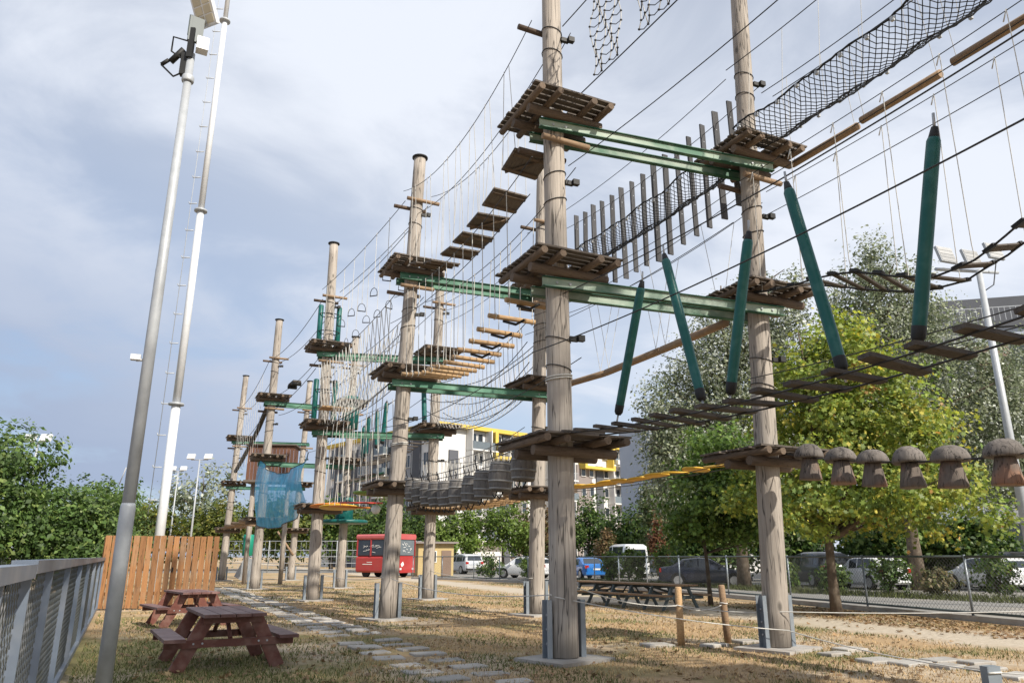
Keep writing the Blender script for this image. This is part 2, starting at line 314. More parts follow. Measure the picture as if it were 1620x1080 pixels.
# ------------------------------------------------------------------ ground
def ground_mat():
    m, nt, N, L, b = newmat('dry_lawn'); b.inputs['Roughness'].default_value = .95; b.inputs['Specular IOR Level'].default_value = .15
    tc = N.new('ShaderNodeTexCoord')
    def noise(s, d, off=0.0, rough=.6):
        mp = N.new('ShaderNodeMapping'); mp.inputs['Location'].default_value = (off, off*.7, 0); L.new(tc.outputs['Object'], mp.inputs[0])
        t = N.new('ShaderNodeTexNoise'); t.inputs['Scale'].default_value = s; t.inputs['Detail'].default_value = d; t.inputs['Roughness'].default_value = rough
        L.new(mp.outputs[0], t.inputs[0]); return t.outputs[0]
    def ramp(v, a, c, lo=0., hi=1.):
        r = N.new('ShaderNodeMapRange'); L.new(v, r.inputs[0])
        for i, q in zip((1, 2, 3, 4), (a, c, lo, hi)): r.inputs[i].default_value = q
        return r.outputs[0]
    def mix(f, a, c):
        x = N.new('ShaderNodeMix'); x.data_type = 'RGBA'; L.new(f, x.inputs[0])
        for i, q in ((6, a), (7, c)):
            if isinstance(q, tuple): x.inputs[i].default_value = (*q, 1)
            else: L.new(q, x.inputs[i])
        return x.outputs[2]
    def mth(op, a, c=None):
        x = N.new('ShaderNodeMath'); x.operation = op
        for i, q in enumerate((a, c)):
            if q is None: continue
            if isinstance(q, (int, float)): x.inputs[i].default_value = q
            else: L.new(q, x.inputs[i])
        return x.outputs[0]
    straw = mix(ramp(noise(9, 8), .32, .68), (.275, .185, .105), (.47, .345, .205))
    straw = mix(ramp(noise(.55, 5, 9.), .44, .6), straw, (.37, .26, .15))
    green = mix(ramp(noise(14, 6, 3.), .3, .7), (.10, .11, .04), (.25, .23, .10))
    c = mix(ramp(noise(.42, 7, 21.), .51, .62, 0, .7), straw, green)
    lx = N.new('ShaderNodeVectorMath'); lx.operation = 'DISTANCE'; L.new(tc.outputs['Object'], lx.inputs[0]); lx.inputs[1].default_value = (-6.2, 11.5, 0)
    near = mth('ADD', lx.outputs['Value'], mth('MULTIPLY', mth('SUBTRACT', noise(.9, 6, 13.), .5), 9.0))
    c = mix(ramp(near, 3.0, 6.0, .8, 0), c, green)
    dirt = mix(ramp(noise(5, 7, 40.), .3, .7), (.34, .27, .19), (.48, .395, .29))
    c = mix(ramp(noise(.33, 6, 77.), .50, .60, 0, .95), c, dirt)
    sp = N.new('ShaderNodeSeparateXYZ'); L.new(tc.outputs['Object'], sp.inputs[0])
    # the walked track in front of the parking fence
    dist = mth('ADD', mth('MULTIPLY', mth('SUBTRACT', sp.outputs[0], 5.6), .925), mth('MULTIPLY', mth('SUBTRACT', sp.outputs[1], 23.0), .38))
    dist = mth('ADD', mth('ABSOLUTE', dist), mth('MULTIPLY', mth('SUBTRACT', noise(.7, 5, 5.), .5), 2.4))
    track = mix(ramp(noise(7, 6, 60.), .3, .7), (.38, .325, .255), (.52, .46, .375))
    c = mix(ramp(dist, .6, 1.5, .92, 0), c, track)
    L.new(c, b.inputs['Base Color'])
    bp = N.new('ShaderNodeBump'); bp.inputs['Strength'].default_value = .7; bp.inputs['Distance'].default_value = .04
    L.new(noise(11, 8, 1.), bp.inputs['Height']); L.new(bp.outputs[0], b.inputs['Normal'])
    return m
g = MB(); g.add([(-900, -500, 0), (900, -500, 0), (900, 1500, 0), (-900, 1500, 0)], [(0, 1, 2, 3)])
tag(g.build('ground', ground_mat()), kind='structure')
FP = [V(-7, 55), V(-2.5, 50.8), V(4.4, 41.5), V(7.2, 33.5), V(9.3, 26.2), V(11.2, 19.2), V(13.2, 12), V(15.5, 4)]
g = MB(); pts = [(p.x+1.3, p.y+.5, .004) for p in FP[1:]]
g.add(pts + [(120, 4, .004), (120, 90, .004), (-40, 90, .004), (-40, 75, .004), (-14, 75, .004), (-10, 66, .004)], [tuple(range(len(pts)+6))])
tag(g.build('parking_lot', M['asphalt']), kind='structure')
g = MB(); g.add([(-4.5, 2, .004), (-1.9, 2, .004), (-16, 31, .004), (-31, 31, .004)], [(3, 2, 1, 0)]); g.v = [(-12, -6, .004), (-3.2, 4.5, .004), (-12.6, 23.4, .004), (-40, 60, .004), (-90, 60, .004)]; g.f = [(0, 1, 2, 3, 4)]; g.sm = [False]
tag(g.build('road', M['road']), kind='structure')

# paving slabs: two staggered columns of stepping stones along the poles
path = tag(bpy.data.objects.new('path', None), kind='structure'); link(path); ABS['path'] = V(0, 0, 0)
sm = []
for k in range(4):
    b = MB(); x, y, h = .215+.014*k, .145+.01*k, .055
    c = .012
    b.add([(-x, -y, 0), (x, -y, 0), (x, y, 0), (-x, y, 0), (-x, -y, h-c), (x, -y, h-c), (x, y, h-c), (-x, y, h-c), (-x+c, -y+c, h), (x-c, -y+c, h), (x-c, y-c, h), (-x+c, y-c, h)],
          [(3, 2, 1, 0), (0, 1, 5, 4), (1, 2, 6, 5), (2, 3, 7, 6), (3, 0, 4, 7), (4, 5, 9, 8), (5, 6, 10, 9), (6, 7, 11, 10), (7, 4, 8, 11), (8, 9, 10, 11)])
    sm.append(b.mesh('paving_slab', M['slab']))
def slabs(p0, p1, step, gap, skip=0.0):
    p0, p1 = V(*p0), V(*p1); d = (p1-p0); n = int(d.length/step); d.normalize(); nn = V(d.y, -d.x)
    for i in range(n):
        for s in (-1, 1):
            if random.random() < skip: continue
            q = p0 + d*(i*step + (.25 if s > 0 else 0) + random.uniform(-.06, .06)) + nn*(s*gap/2 + random.uniform(-.04, .04))
            o = obj('paving_slab', random.choice(sm), path, (q.x, q.y, -.026+random.uniform(-.01, .014)), (random.uniform(-.035, .035), random.uniform(-.035, .035), rz_of(nn)+random.uniform(-.14, .14)))
slabs((.15, 9.0), (-3.1, 15.6), .76, .70); slabs((-3.15, 15.8), (-15.0, 40.0), .66, .62)
for x, y in ((1320, 1036), (1388, 1047), (1440, 1051), (1500, 1056), (1560, 1060), (1345, 1029), (1490, 1047), (1545, 1050), (1040, 1022), (1130, 1022), (1610, 1072), (1180, 1016)):
    q = gd(x, y); obj('paving_slab', random.choice(sm), path, (q.x, q.y, -.005), (random.uniform(-.03, .03), random.uniform(-.03, .03), .45+random.uniform(-.15, .15)))

# ------------------------------------------------------------------ buildings
def rmat(a): return Matrix.Rotation(a, 3, 'Z')
_wm = {}
def window(root, c, wd, ht, a, frame='wall_white', name='window', mull=1):
    key = (round(wd, 2), round(ht, 2), frame, mull)
    if key not in _wm:
        f = MB(); t = .07
        f.box((0, 0, ht/2), (wd, .08, t)); f.box((0, 0, -ht/2), (wd+.1, .14, t))
        for s in (-1, 1): f.box((s*(wd/2-t/2), .003, 0), (t, .08, ht-t))
        for k in range(mull): f.box(((k+1)*wd/(mull+1)-wd/2, .003, 0), (.05, .07, ht-t))
        p = MB(); p.box((0, .02, 0), (wd-.05, .03, ht-.05))
        _wm[key] = (f.mesh('window_frame', M[frame]), p.mesh('pane', M['glass']))
    fm, pm = _wm[key]
    o = obj(name, fm, root, Vector(c)-ABS[root.name], (0, 0, a)); obj('pane', pm, o)
_bm = {}
def balcony(root, c, wd, dp, a, rail='railglass', slab='wall_white', bars=False):
    key = (round(wd, 2), round(dp, 2), rail, slab, bars)
    if key not in _bm:
        s = MB(); s.box((0, -dp/2, -.09), (wd, dp, .18))
        r = MB()
        if bars:
            for k in range(int(wd/.22)+1): r.box((-wd/2+.03+k*.22*(wd-.06)/(int(wd/.22)*.22), -dp+.05, .5), (.03, .03, .98))
        else:
            r.box((0, -dp+.04, .5), (wd-.04, .04, .98))
            for q in (-1, 1): r.box((q*(wd/2-.04), -dp/2, .5), (.04, dp-.12, .98))
        r.box((0, -dp+.05, 1.03), (wd, .06, .06))
        _bm[key] = (s.mesh('balcony', M[slab]), r.mesh('railing', M[rail]))
    o = obj('balcony', _bm[key][0], root, Vector(c)-ABS[root.name], (0, 0, a)); obj('railing', _bm[key][1], o)
def oriented(name, m, root, cor, a, s0, s1, z0, z1, y0, y1):
    """box in facade coordinates: s along the wall, y outwards negative"""
    b = MB(); c = Vector((cor[0], cor[1], 0)) + rmat(a) @ V((s0+s1)/2, (y0+y1)/2, (z0+z1)/2)
    b.box(c, (s1-s0, y1-y0, z1-z0), a); return b.build(name, M[m], root)
def fpt(cor, a, s, z, y): return Vector((cor[0], cor[1], 0)) + rmat(a) @ V(s, y, z)

# long apartment block, its corner towards the viewer
AC, AA = (-10.2, 98.7), math.atan2(.655, .755)
apt = thing('apartment_building', 'long white and grey apartment block with yellow roof edge and many balconies', 'building', (AC[0], AC[1], 0))
oriented('wall', 'wall_white', apt, AC, AA, 0, 46, 0, 18.3, 0, 30)
oriented('roof_edge', 'wall_yellow', apt, AC, AA, -.4, 46.3, 18.3, 18.85, -.8, 30.4)
for k, (s, ww) in enumerate(((2.2, 1.5), (11.6, 1.4), (17.6, 1.5), (24.6, 1.6), (31, 1.5), (39.2, 1.6))):
    oriented('dark_panel', 'wall_dark', apt, AC, AA, s, s+ww, 0, 18.2 if k % 2 else 15.3, -.25, 0)
for (s0, s1) in ((13.4, 16.4), (26.6, 30.0)): oriented('taupe_panel', 'wall_taupe', apt, AC, AA, s0, s1, 0, 15.2, -.18, 0)
for (s0, s1, z0) in ((9.2, 17.4, 14.6), (27.2, 34.2, 14.6)):
    for (a0, a1, b0, b1) in ((s0, s0+.55, z0, 19.0), (s1-.55, s1, z0, 19.0), (s0+.55, s1-.55, z0, z0+.4)):
        oriented('yellow_frame', 'wall_yellow', apt, AC, AA, a0, a1, b0, b1-.75 if b1 > 18 else b1, -1.5, -.02)
for fl in range(6):
    z = .6+fl*3.0
    for s in (5.6, 9.0, 20.2, 23.0, 34.2, 37.2, 42.4):
        if fl == 0: continue
        balcony(apt, fpt(AC, AA, s+1.1, z, -.02), 3.0, 1.5, AA, bars=(fl % 2 == 0), rail='railglass' if fl % 2 else 'galv')
        window(apt, fpt(AC, AA, s+.6, z+1.25, -.05), 1.5, 2.2, AA); window(apt, fpt(AC, AA, s+2.0, z+1.25, -.05), .95, 2.2, AA, mull=0)
        oriented('balcony_fin', 'wall_white', apt, AC, AA, s-.45, s-.3, z-.1, z+2.75, -1.45, -.02)
        if (fl*7+int(s)) % 3 == 0: oriented('air_conditioner', 'white', apt, AC, AA, s+.1, s+.95, z+.1, z+.75, -1.95, -1.52)
    for s in (13.0, 15.2, 27.6, 29.4, 32.8): window(apt, fpt(AC, AA, s+.4, z+1.6, -.27), 1.0, 1.4, AA, mull=0)
LA = AA + math.pi/2      # the face that runs away to the left
def lpt(s, z, y): return Vector((AC[0], AC[1], 0)) + rmat(AA) @ V(-y, s, z)
for k, s in enumerate((3.2, 9.0, 14.2, 20.0, 25.2)):
    b = MB(); b.box(lpt(s+.9, 8.6 if k % 2 else 9.1, .12), (.24, 1.8, 17.2 if k % 2 else 18.1), AA); b.build('dark_panel', M['wall_dark'], apt)
for k, s in enumerate((6.2, 17.4)):
    b = MB(); b.box(lpt(s+1, 8.9, .08), (.16, 3.4, 17.6), AA); b.build('grey_panel', M['wall_grey'], apt)
for fl in range(6):
    z = .6+fl*3.0
    for s in (1.7, 6.2, 8.0, 12.4, 17.2, 19.0, 23.4, 27.8):
        window(apt, lpt(s, z+1.5, .2), 1.3, 1.7, AA-math.pi/2)
    if fl:
        for s in (12.2, 23.2): balcony(apt, lpt(s, z, .02), 2.6, 1.3, AA-math.pi/2)
# blue-grey block behind the poplar
BC, BA2 = (14.2, 75.0), R(8)
bb = thing('apartment_building', 'blue-grey apartment block with brown balcony slabs half hidden behind the poplars', 'building', (BC[0], BC[1], 0))
oriented('wall', 'wall_white', bb, BC, BA2, 3.0, 16, 0, 15.5, 0, 12); oriented('recess_wall', 'wall_blue', bb, BC, BA2, 0, 2.98, 0, 15.5, 1.0, 12)
for fl in range(5):
    z = .5+fl*3.0
    balcony(bb, fpt(BC, BA2, 1.45, z, .95), 2.9, 1.6, BA2, slab='brown_slab'); window(bb, fpt(BC, BA2, 1.4, z+1.3, .95), 2.0, 2.2, BA2)
    oriented('slab_edge', 'brown_slab', bb, BC, BA2, 0, 2.9, z-.6, z-.185, -.6, .95)
    for s in (4.6, 7.6, 10.6, 13.6): window(bb, fpt(BC, BA2, s, z+1.5, -.05), 1.3, 1.7, BA2)
# grey office block on the right
OC, OA = (25.5, 47.0), R(-14)
ob = thing('office_building', 'grey panelled office block with dark glazing behind the parked cars', 'building', (OC[0], OC[1], 0))
oriented('wall', 'wall_grey', ob, OC, OA, 0, 40, 0, 15.6, 0, 16)
oriented('upper_storey', 'wall_dark', ob, OC, OA, 0.6, 12, 15.6, 18.4, 2.5, 15)
oriented('roof_edge', 'wall_dark', ob, OC, OA, -.3, 40.2, 15.6, 16.0, -.3, 16.2)
for fl in range(4):
    z = 1.0+fl*3.7
    for s in range(10):
        window(ob, fpt(OC, OA, 1.9+s*3.9, z+1.3, -.05), 3.1, 2.2, OA, 'wall_dark', mull=1)
        oriented('wall_panel', 'wall_grey' if (s+fl) % 4 else 'wall_blue', ob, OC, OA, .05+s*3.9, 3.85+s*3.9, z+2.6, z+3.45, -.06, -.003)
b = MB()
for k in range(120): b.box(fpt(OC, OA, .2+k*.33, 16.5, .2), (.03, .03, 1.0), OA)
b.box(fpt(OC, OA, 20, 17.02, .2), (40, .05, .05), OA); b.build('railing', M['galv'], ob)
oriented('brick_panel', 'brown_slab', ob, OC, OA, 4.2, 6.2, 11.6, 14.4, -.12, -.002)

# kiosk and low sheds behind the ropes course
ks = at(684, 880, 63); kk = thing('kiosk', 'small yellow kiosk with flat roof beside the red wagon', 'kiosk', (ks.x, 63, 0), R(20))
b = MB(); b.box((0, 0, 1.25), (2.9, 2.4, 2.5)); b.build('wall', M['kiosk'], kk, False)
b = MB(); b.box((0, -.1, 2.58), (3.5, 3.0, .14)); b.build('roof', M['wall_taupe'], kk, False)
b = MB(); b.box((-.5, -1.22, 1.5), (1.1, .06, .9)); o = b.build('window', M['wall_white'], kk, False)
b = MB(); b.box((-.5, -1.25, 1.5), (.95, .04, .75)); b.build('pane', M['glass'], o, False)
b = MB(); b.box((.85, -1.22, 1.0), (.8, .05, 1.95)); b.build('door', M['brown_slab'], kk, False)

# ------------------------------------------------------------------ fences
def diag_wires(mb, P, Q, z0, z1, step, r, n=3):
    P, Q = Vector(P), Vector(Q); d = Q-P; Ln = d.length; d = d/Ln; h = z1-z0
    k = int((Ln+h)/step)
    for s in (1, -1):
        for i in range(k):
            x0 = i*step-h if s > 0 else i*step
            a0, a1 = x0, x0+s*h; zz0, zz1 = z0, z1
            for lim in (0,):
                if a0 < 0: zz0 = z0+(-a0)*1.0 if s > 0 else zz0; a0 = 0 if s > 0 else a0
                if a1 > Ln and s > 0: zz1 = z1-(a1-Ln); a1 = Ln
                if s < 0 and a0 > Ln: zz0 = z0+(a0-Ln); a0 = Ln
                if s < 0 and a1 < 0: zz1 = z1+a1; a1 = 0
            if a0 < -1e-6 or a1 > Ln+1e-6 or zz1 <= zz0+.02 or a0 > Ln+1e-6: continue
            mb.tube([(P.x+d.x*a0, P.y+d.y*a0, zz0), (P.x+d.x*a1, P.y+d.y*a1, zz1)], r, n, cap=False)
pf = thing('chain_link_fence', 'dark chain-link fence on a low kerb along the parked cars', 'fence', (FP[0].x, FP[0].y, 0))
pm_ = MB(); pm_.tube([(0, 0, 0), (0, 0, 1.55)], .032, 8); pmesh = pm_.mesh('post', M['galv_blue'])
tr, br, kb, wm = MB(), MB(), MB(), MB()
for a, b_ in zip(FP[:-1], FP[1:]):
    d = (b_-a); Ln = d.length; k = max(1, round(Ln/3.2)); an = rz_of(d)
    for i in range(k):
        q = a+d*(i/k); obj('post', pmesh, pf, (q.x-FP[0].x, q.y-FP[0].y, 0))
    tr.tube([(a.x, a.y, 1.5), (b_.x, b_.y, 1.5)], .03, 6); br.tube([(a.x, a.y, .2), (b_.x, b_.y, .2)], .03, 6)
    kb.box(((a.x+b_.x)/2, (a.y+b_.y)/2, .06), (Ln+.1, .22, .14), an)
    diag_wires(wm, (a.x, a.y, 0), (b_.x, b_.y, 0), .22, 1.48, .11 if a.y < 45 else .16, .0036 if a.y < 27 else .0022)
tr.build('top_rail', M['fencedark'], pf); br.build('bottom_rail', M['fencedark'], pf); kb.build('kerb', M['concrete'], pf); tag(wm.build('wire_mesh', M['wire'], pf), kind='stuff')
# left fence of flat grey bars with steel mesh
def lf(Y): return V(-.64-.5*Y, Y)
Lf = thing('bar_fence', 'grey metal fence with flat upright bars and steel mesh beside the lamp post', 'fence', (lf(3).x, 3, 0))
la = rz_of(lf(10)-lf(3)); ln = V(-math.sin(la), math.cos(la))
bm_ = MB(); bm_.box((0, 0, .70), (.035, .11, 1.36)); bmesh_ = bm_.mesh('upright_bar', M['fencegrey'])
Ys = [2.7, 3.85, 5.0, 6.5, 8.6, 11.0, 13.6, 16.4, 19.4, 22.6]
for Y in Ys:
    q = lf(Y)-V(0, 0); obj('upright_bar', bmesh_, Lf, (q.x-lf(3).x, Y-3, 0.02 if Y > 4.5 else 0), (0, 0, la))
for (y0, y1, z, nm) in ((2.0, 5.0, 1.41, 'top_rail'), (5.02, 23.2, 1.435, 'top_rail'), (2.0, 23.2, .07, 'bottom_rail')):
    a, b_ = lf(y0), lf(y1); m = MB(); m.box(((a.x+b_.x)/2, (y0+y1)/2, z), ((b_-a).length, .15 if z > 1 else .1, .085), la); m.build(nm, M['fencegrey'], Lf)
wm = MB(); a, b_ = lf(2.2), lf(23.0); diag_wires(wm, (a.x, a.y, 0), (b_.x, b_.y, 0), .1, 1.4, .12, .003); tag(wm.build('steel_mesh', M['wire'], Lf), kind='stuff')
# far mesh enclosure behind the course
ef = thing('mesh_enclosure', 'tall pale wire enclosure fence at the far end behind the poles', 'fence', (-28, 75, 0))
for i in range(11):
    m = MB(); m.tube([(-28+i*2.2, 75, 0), (-28+i*2.2, 75, 3.0)], .04, 6); m.build('post', M['galv'], ef)
m = MB()
for z in (.3, .9, 1.5, 2.1, 2.95): m.tube([(-28, 75, z), (-6, 75, z)], .03, 5)
for i in range(44): m.tube([(-28+i*.5, 75.02, .3), (-28+i*.5, 75.02, 2.95)], .012, 3, cap=False)
tag(m.build('wire_mesh', M['galv'], ef), kind='stuff')
# stained timber screen
S0, S1 = V(-12.1, 22.9), V(-9.0, 23.75); sd_ = (S1-S0); sa = rz_of(sd_); nb = 17
ts = thing('timber_screen', 'orange-brown screen of upright boards at the end of the grey fence', 'screen', (S0.x, S0.y, 0), sa)
pw = sd_.length/nb
for i in range(nb):
    m = MB(); gp = .022+.02*random.random(); m.box((0, 0, 1.07+random.uniform(-.01, .012)), (pw-gp, .024, 2.06))
    obj('board', m.mesh('board', M['screen']), ts, (pw*(i+.5), random.uniform(-.004, .004), 0), (0, random.uniform(-.006, .006), 0))
for z in (.45, 1.7):
    m = MB(); m.box((sd_.length/2, .05, z), (sd_.length, .05, .09)); m.build('rail', M['screen'], ts, False)
for i in range(4):
    m = MB(); m.box((-.02, .15+i*.2, 1.05), (.022, .17, 2.04)); m.build('board', M['screen'], ts, False)
m = MB(); m.box((1.95, -.03, 1.12), (.04, .02, .14)); m.build('latch', M['black'], ts, False)

# ------------------------------------------------------------------ ropes course: poles
PB = {  # base x, y, lean per metre in x, top height, base radius
 'A': (.79, 12.03, -.003, 14.6, .262), 'B': (4.46, 13.40, .034, 14.6, .255), 'C': (-3.09, 19.56, .030, 12.75, .265), 'D': (.64, 21.0, .024, 13.2, .26),
 'E': (-7.05, 27.76, -.010, 13.6, .27), 'F': (-3.08, 28.56, .012, 12.8, .26), 'G': (-12.25, 37.2, .004, 13.4, .28), 'H': (-8.52, 38.69, .004, 12.9, .27),
 'I': (-18.85, 50.6, .020, 13.6, .28), 'J': (-14.6, 51.4, .022, 13.4, .27), 'K': (-20.6, 60.0, .01, 7.2, .27),
 'N': (4.75, 4.25, 0, 14.0, .26), 'O': (8.2, 5.2, .01, 14.0, .26)}
SAY = {'A': 'the nearest pole', 'B': 'the right-hand front pole', 'C': 'the second pole of the left row', 'D': 'the pole hidden behind the nearest one', 'E': 'the third pole of the left row',
       'F': 'the third pole of the right row', 'G': 'the fourth pole of the left row', 'H': 'the green-padded pole', 'I': 'the farthest left pole', 'J': 'the farthest right pole', 'K': 'the short pole at the end', 'N': 'the pole outside the frame', 'O': 'the outermost pole outside the frame'}
LOW, MID, HI = 3.32, 6.34, 9.36
PANG = R(26)
def PP(k, z): b = PB[k]; return Vector((b[0]+b[2]*z, b[1], z))
def rad(k, z): return (.218+(PB[k][4]-.262)*.5)*(1-.016*z)
pole_label = {'A': 'thick weathered pole nearest the viewer with steel foot brackets', 'B': 'leaning weathered pole in front of the yellowing tree',
 'C': 'weathered pole with dark cap beside the barrel bridge, second of left row', 'D': 'weathered pole mostly hidden behind the nearest pole', 'E': 'pole with green pads at the third left platforms',
 'F': 'pole with green bag beside it, third of the right row', 'G': 'pole at the far side of the blue net', 'H': 'pole wrapped in green padding with round green collar',
 'I': 'leftmost and farthest capped pole of the course', 'J': 'thin far pole capped beside the brown hut', 'K': 'short grey pole standing over the green bin', 'N': 'pole just outside the right edge carrying the bag bridge', 'O': 'pole outside the right edge carrying the mushroom row'}
cap_m = None
for k, (x, y, ln_, top, r0) in PB.items():
    r0 = rad(k, 0)
    root = thing('wooden_pole', pole_label[k], 'pole', (x, y, 0), 0, 'poles of the ropes course')
    ph = random.random()*6
    rr_ = random.Random(k)
    wv = [(rr_.uniform(.004, .011), rr_.choice((2, 3, 5)), rr_.uniform(.5, 1.6), rr_.random()*6) for _ in range(4)]
    s = MB(); n = 22 if k in 'ABCDNO' else 14; ks_ = 26
    vs = []
    for i in range(ks_+1):
        z = .06+(top-.06)*i/ks_
        for j in range(n):
            a = 2*math.pi*j/n; r = rad(k, z)*(1+sum(q[0]*math.sin(q[1]*a+q[2]*z+q[3]) for q in wv))
            vs.append((x+ln_*z+r*math.cos(a), y+r*math.sin(a), z))
    s.add(vs, [(i*n+j, i*n+(j+1) % n, (i+1)*n+(j+1) % n, (i+1)*n+j) for i in range(ks_) for j in range(n)], True)
    s.f.append(tuple(reversed(range(n)))); s.f.append(tuple(ks_*n+j for j in range(n))); s.sm += [False, False]
    s.build('shaft', M['pole'], root)
    t = PP(k, top); rt = rad(k, top)
    c = MB(); c.lathe([(rt+.01, -.02), (rt+.055, 0), (rt+.055, .035), (.02, .06)], 18, t); c.build('top_cap', M['black'], root)
    # steel foot brackets, one on each side
    for q in (-1, 1):
        ctr = V(x, y, 0)+rmat(PANG) @ V(q*(r0+.035), 0, .44)
        m = MB(); m.box(ctr, (.012, .16, .86), PANG)
        for e in (-1, 1): m.box(ctr+rmat(PANG) @ V(q*.04, e*.078, 0), (.08, .010, .86), PANG)
        o = m.build('foot_bracket', M['galv_blue'], root)
        m = MB()
        for zz in (.25, .45, .65): m.tube([ctr+rmat(PANG) @ V(q*.004, .04, zz-.44), ctr+rmat(PANG) @ V(q*.035, .04, zz-.44)], .016, 6)
        m.split('bolt', M['galv'], o)
    m = MB(); m.box((x, y, .02), (1.15, 1.0, .06), PANG+.3); m.build('concrete_pad', M['concrete'], root)
    # cable clamps: wire wraps and short pegs
    m = MB()
    for zz in (4.5, 5.0, 7.55, 8.05, 10.6, 11.1):
        if zz > top-.3: continue
        c0 = PP(k, zz); r = rad(k, zz)+.012
        m.tube([(c0.x+r*math.cos(a), c0.y+r*math.sin(a), zz+.05*math.sin(a+zz)) for a in np.linspace(0, 2*math.pi, 17)], .009, 5, cap=False)
    m.split('wire_wrap', M['cable'], root)
    if k in 'ABCD':
        for zz in (4.32, 4.36):
            c0 = PP(k, zz); r = rad(k, zz)+.016; m = MB()
            m.tube([(c0.x+r*math.cos(a), c0.y+r*math.sin(a), zz+.03*math.sin(a+1)) for a in np.linspace(0, 2*math.pi, 17)], .013, 5, cap=False); m.build('rope_wrap', M['rope'], root)
    for zz in (8.62, 11.25):
        if zz > top-.3 or k == 'K': continue
        for e, ma in ((1, 'log_any'), (-1, 'peg')):
            if zz > 11 and (k == 'B' or (k == 'A' and e > 0)): continue
            c0 = PP(k, zz+e*.05)+rmat(PANG) @ V(.12*e, -e*(rad(k, zz)+.04), 0); dd = rmat(PANG) @ V(.48, 0, 0)
            m = MB(); m.tube([c0-dd, c0+dd], .055, 9); m.build('peg', M[ma], root)
    m = MB()
    for zz in (5.0, 7.9, 10.9):
        if zz < top-.4:
            c0 = PP(k, zz)+V(rad(k, zz)+.06, -.05, 0); m.box(c0, (.16, .07, .08), .4); m.box(c0+V(.12, 0, .01), (.12, .09, .10), .4)
    m.split('cable_clamp', M['black'], root, per=2)

# ------------------------------------------------------------------ platforms
PW = 1.62
def round_mesh(L_, r, axis, m, nm, n=10):
    b = MB(); h = L_/2
    b.tube([(-h, 0, 0), (h, 0, 0)] if axis == 'x' else [(0, -h, 0), (0, h, 0)], r, n); return b.mesh(nm, m)
slm = []
for k in range(3):
    b = MB(); b.box((0, 0, 0), (PW+.02*k, .118, .032)); slm.append(b.mesh('deck_slat', M['deck']))
jm = round_mesh(PW+.02, .062, 'y', M['joist'], 'joist'); bm2 = round_mesh(PW-.12, .082, 'x', M['bearer'], 'bearer')
lvl_say = {LOW: 'low', MID: 'middle', HI: 'top'}
def platform(k, z, ox=0.0, oy=0.0, name='platform'):
    c = PP(k, z); c = c+rmat(PANG) @ V(ox, oy, 0)
    root = thing('wooden_platform', '%s slatted deck around %s' % (lvl_say[z], SAY[k]), 'platform', c, PANG, 'slatted decks around the poles')
    ns = 11; rp = rad(k, z)+.03
    for i in range(ns):
        y = -PW/2+.06+i*(PW-.12)/(ns-1)
        if abs(y+oy) < rp:      # slat cut by the pole
            hx = PW/2; gl = hx-ox-rp; gr_ = hx+ox-rp
            for (x0, x1) in ((-hx, -ox-rp), (-ox+rp, hx)):
                if x1-x0 > .1:
                    b = MB(); b.box(((x0+x1)/2, y, -.016), (x1-x0, .118, .032)); b.build('deck_slat', M['deck'], root, False)
        else:
            obj('deck_slat', random.choice(slm), root, (random.uniform(-.02, .02), y, -.016), (0, 0, random.uniform(-.012, .012)))
    for x in (-.70, -.29-.06, .29+.06, .70): obj('joist', jm, root, (x, random.uniform(-.03, .03), -.094))
    for e in (-1, 1): obj('bearer', bm2, root, (random.uniform(-.04, .04), -oy+e*(rp+.06), -.235))
    return root
for k in 'ABCDEFGINO':
    for z in (LOW, MID, HI):
        platform(k, z, 0.06, .05 if k != 'B' else .12)
for z in (MID, HI): platform('H', z)
for z in (LOW, MID): platform('J', z)
# round green collar and pads on pole H
g_ = thing('green_collar_platform', 'round teal deck with teal padding above it on the padded pole', 'platform', PP('H', 3.1), 0)
b = MB(); b.lathe([(.30, 0), (1.15, 0), (1.2, .05), (1.2, .13), (1.15, .17), (.30, .17)], 24, (0, 0, 0)); b.build('collar', M['teal'], g_, False)
b = MB(); b.lathe([(.42, .18), (.44, .2), (.44, 1.25), (.42, 1.28), (.26, 1.28)], 18, (0, 0, 0)); b.build('padding', M['teal'], g_, False)
for zz in (9.5,):
    g_ = thing('pole_padding', 'teal padding sleeve high on the padded pole', 'padding', PP('H', zz-1.6)); b = MB(); b.lathe([(.26, 0), (.44, 0), (.44, 1.7), (.26, 1.7)], 16); b.build('sleeve', M['teal'], g_, False)
for zz, hh, nm in ((HI+.02, 1.55, 'top'), (MID+.02, 1.6, 'middle')):
    g_ = thing('pole_padding', 'pair of teal pads strapped to the third left pole above its %s deck' % nm, 'padding', PP('E', zz), PANG, 'pads strapped to the third left pole')
    for e in (-1, 1):
        b = MB(); b.lathe([(.07, 0), (.10, .03), (.10, hh), (.07, hh+.03)], 10, (e*.36, 0, 0)); b.build('pad', M['teal'], g_, False)
    b = MB()
    for z2 in (.5, 1.2): b.tube([(.42*math.cos(a), .3*math.sin(a), z2) for a in np.linspace(0, 2*math.pi, 17)], .018, 5, cap=False)
    b.split('strap', M['black'], g_, False)

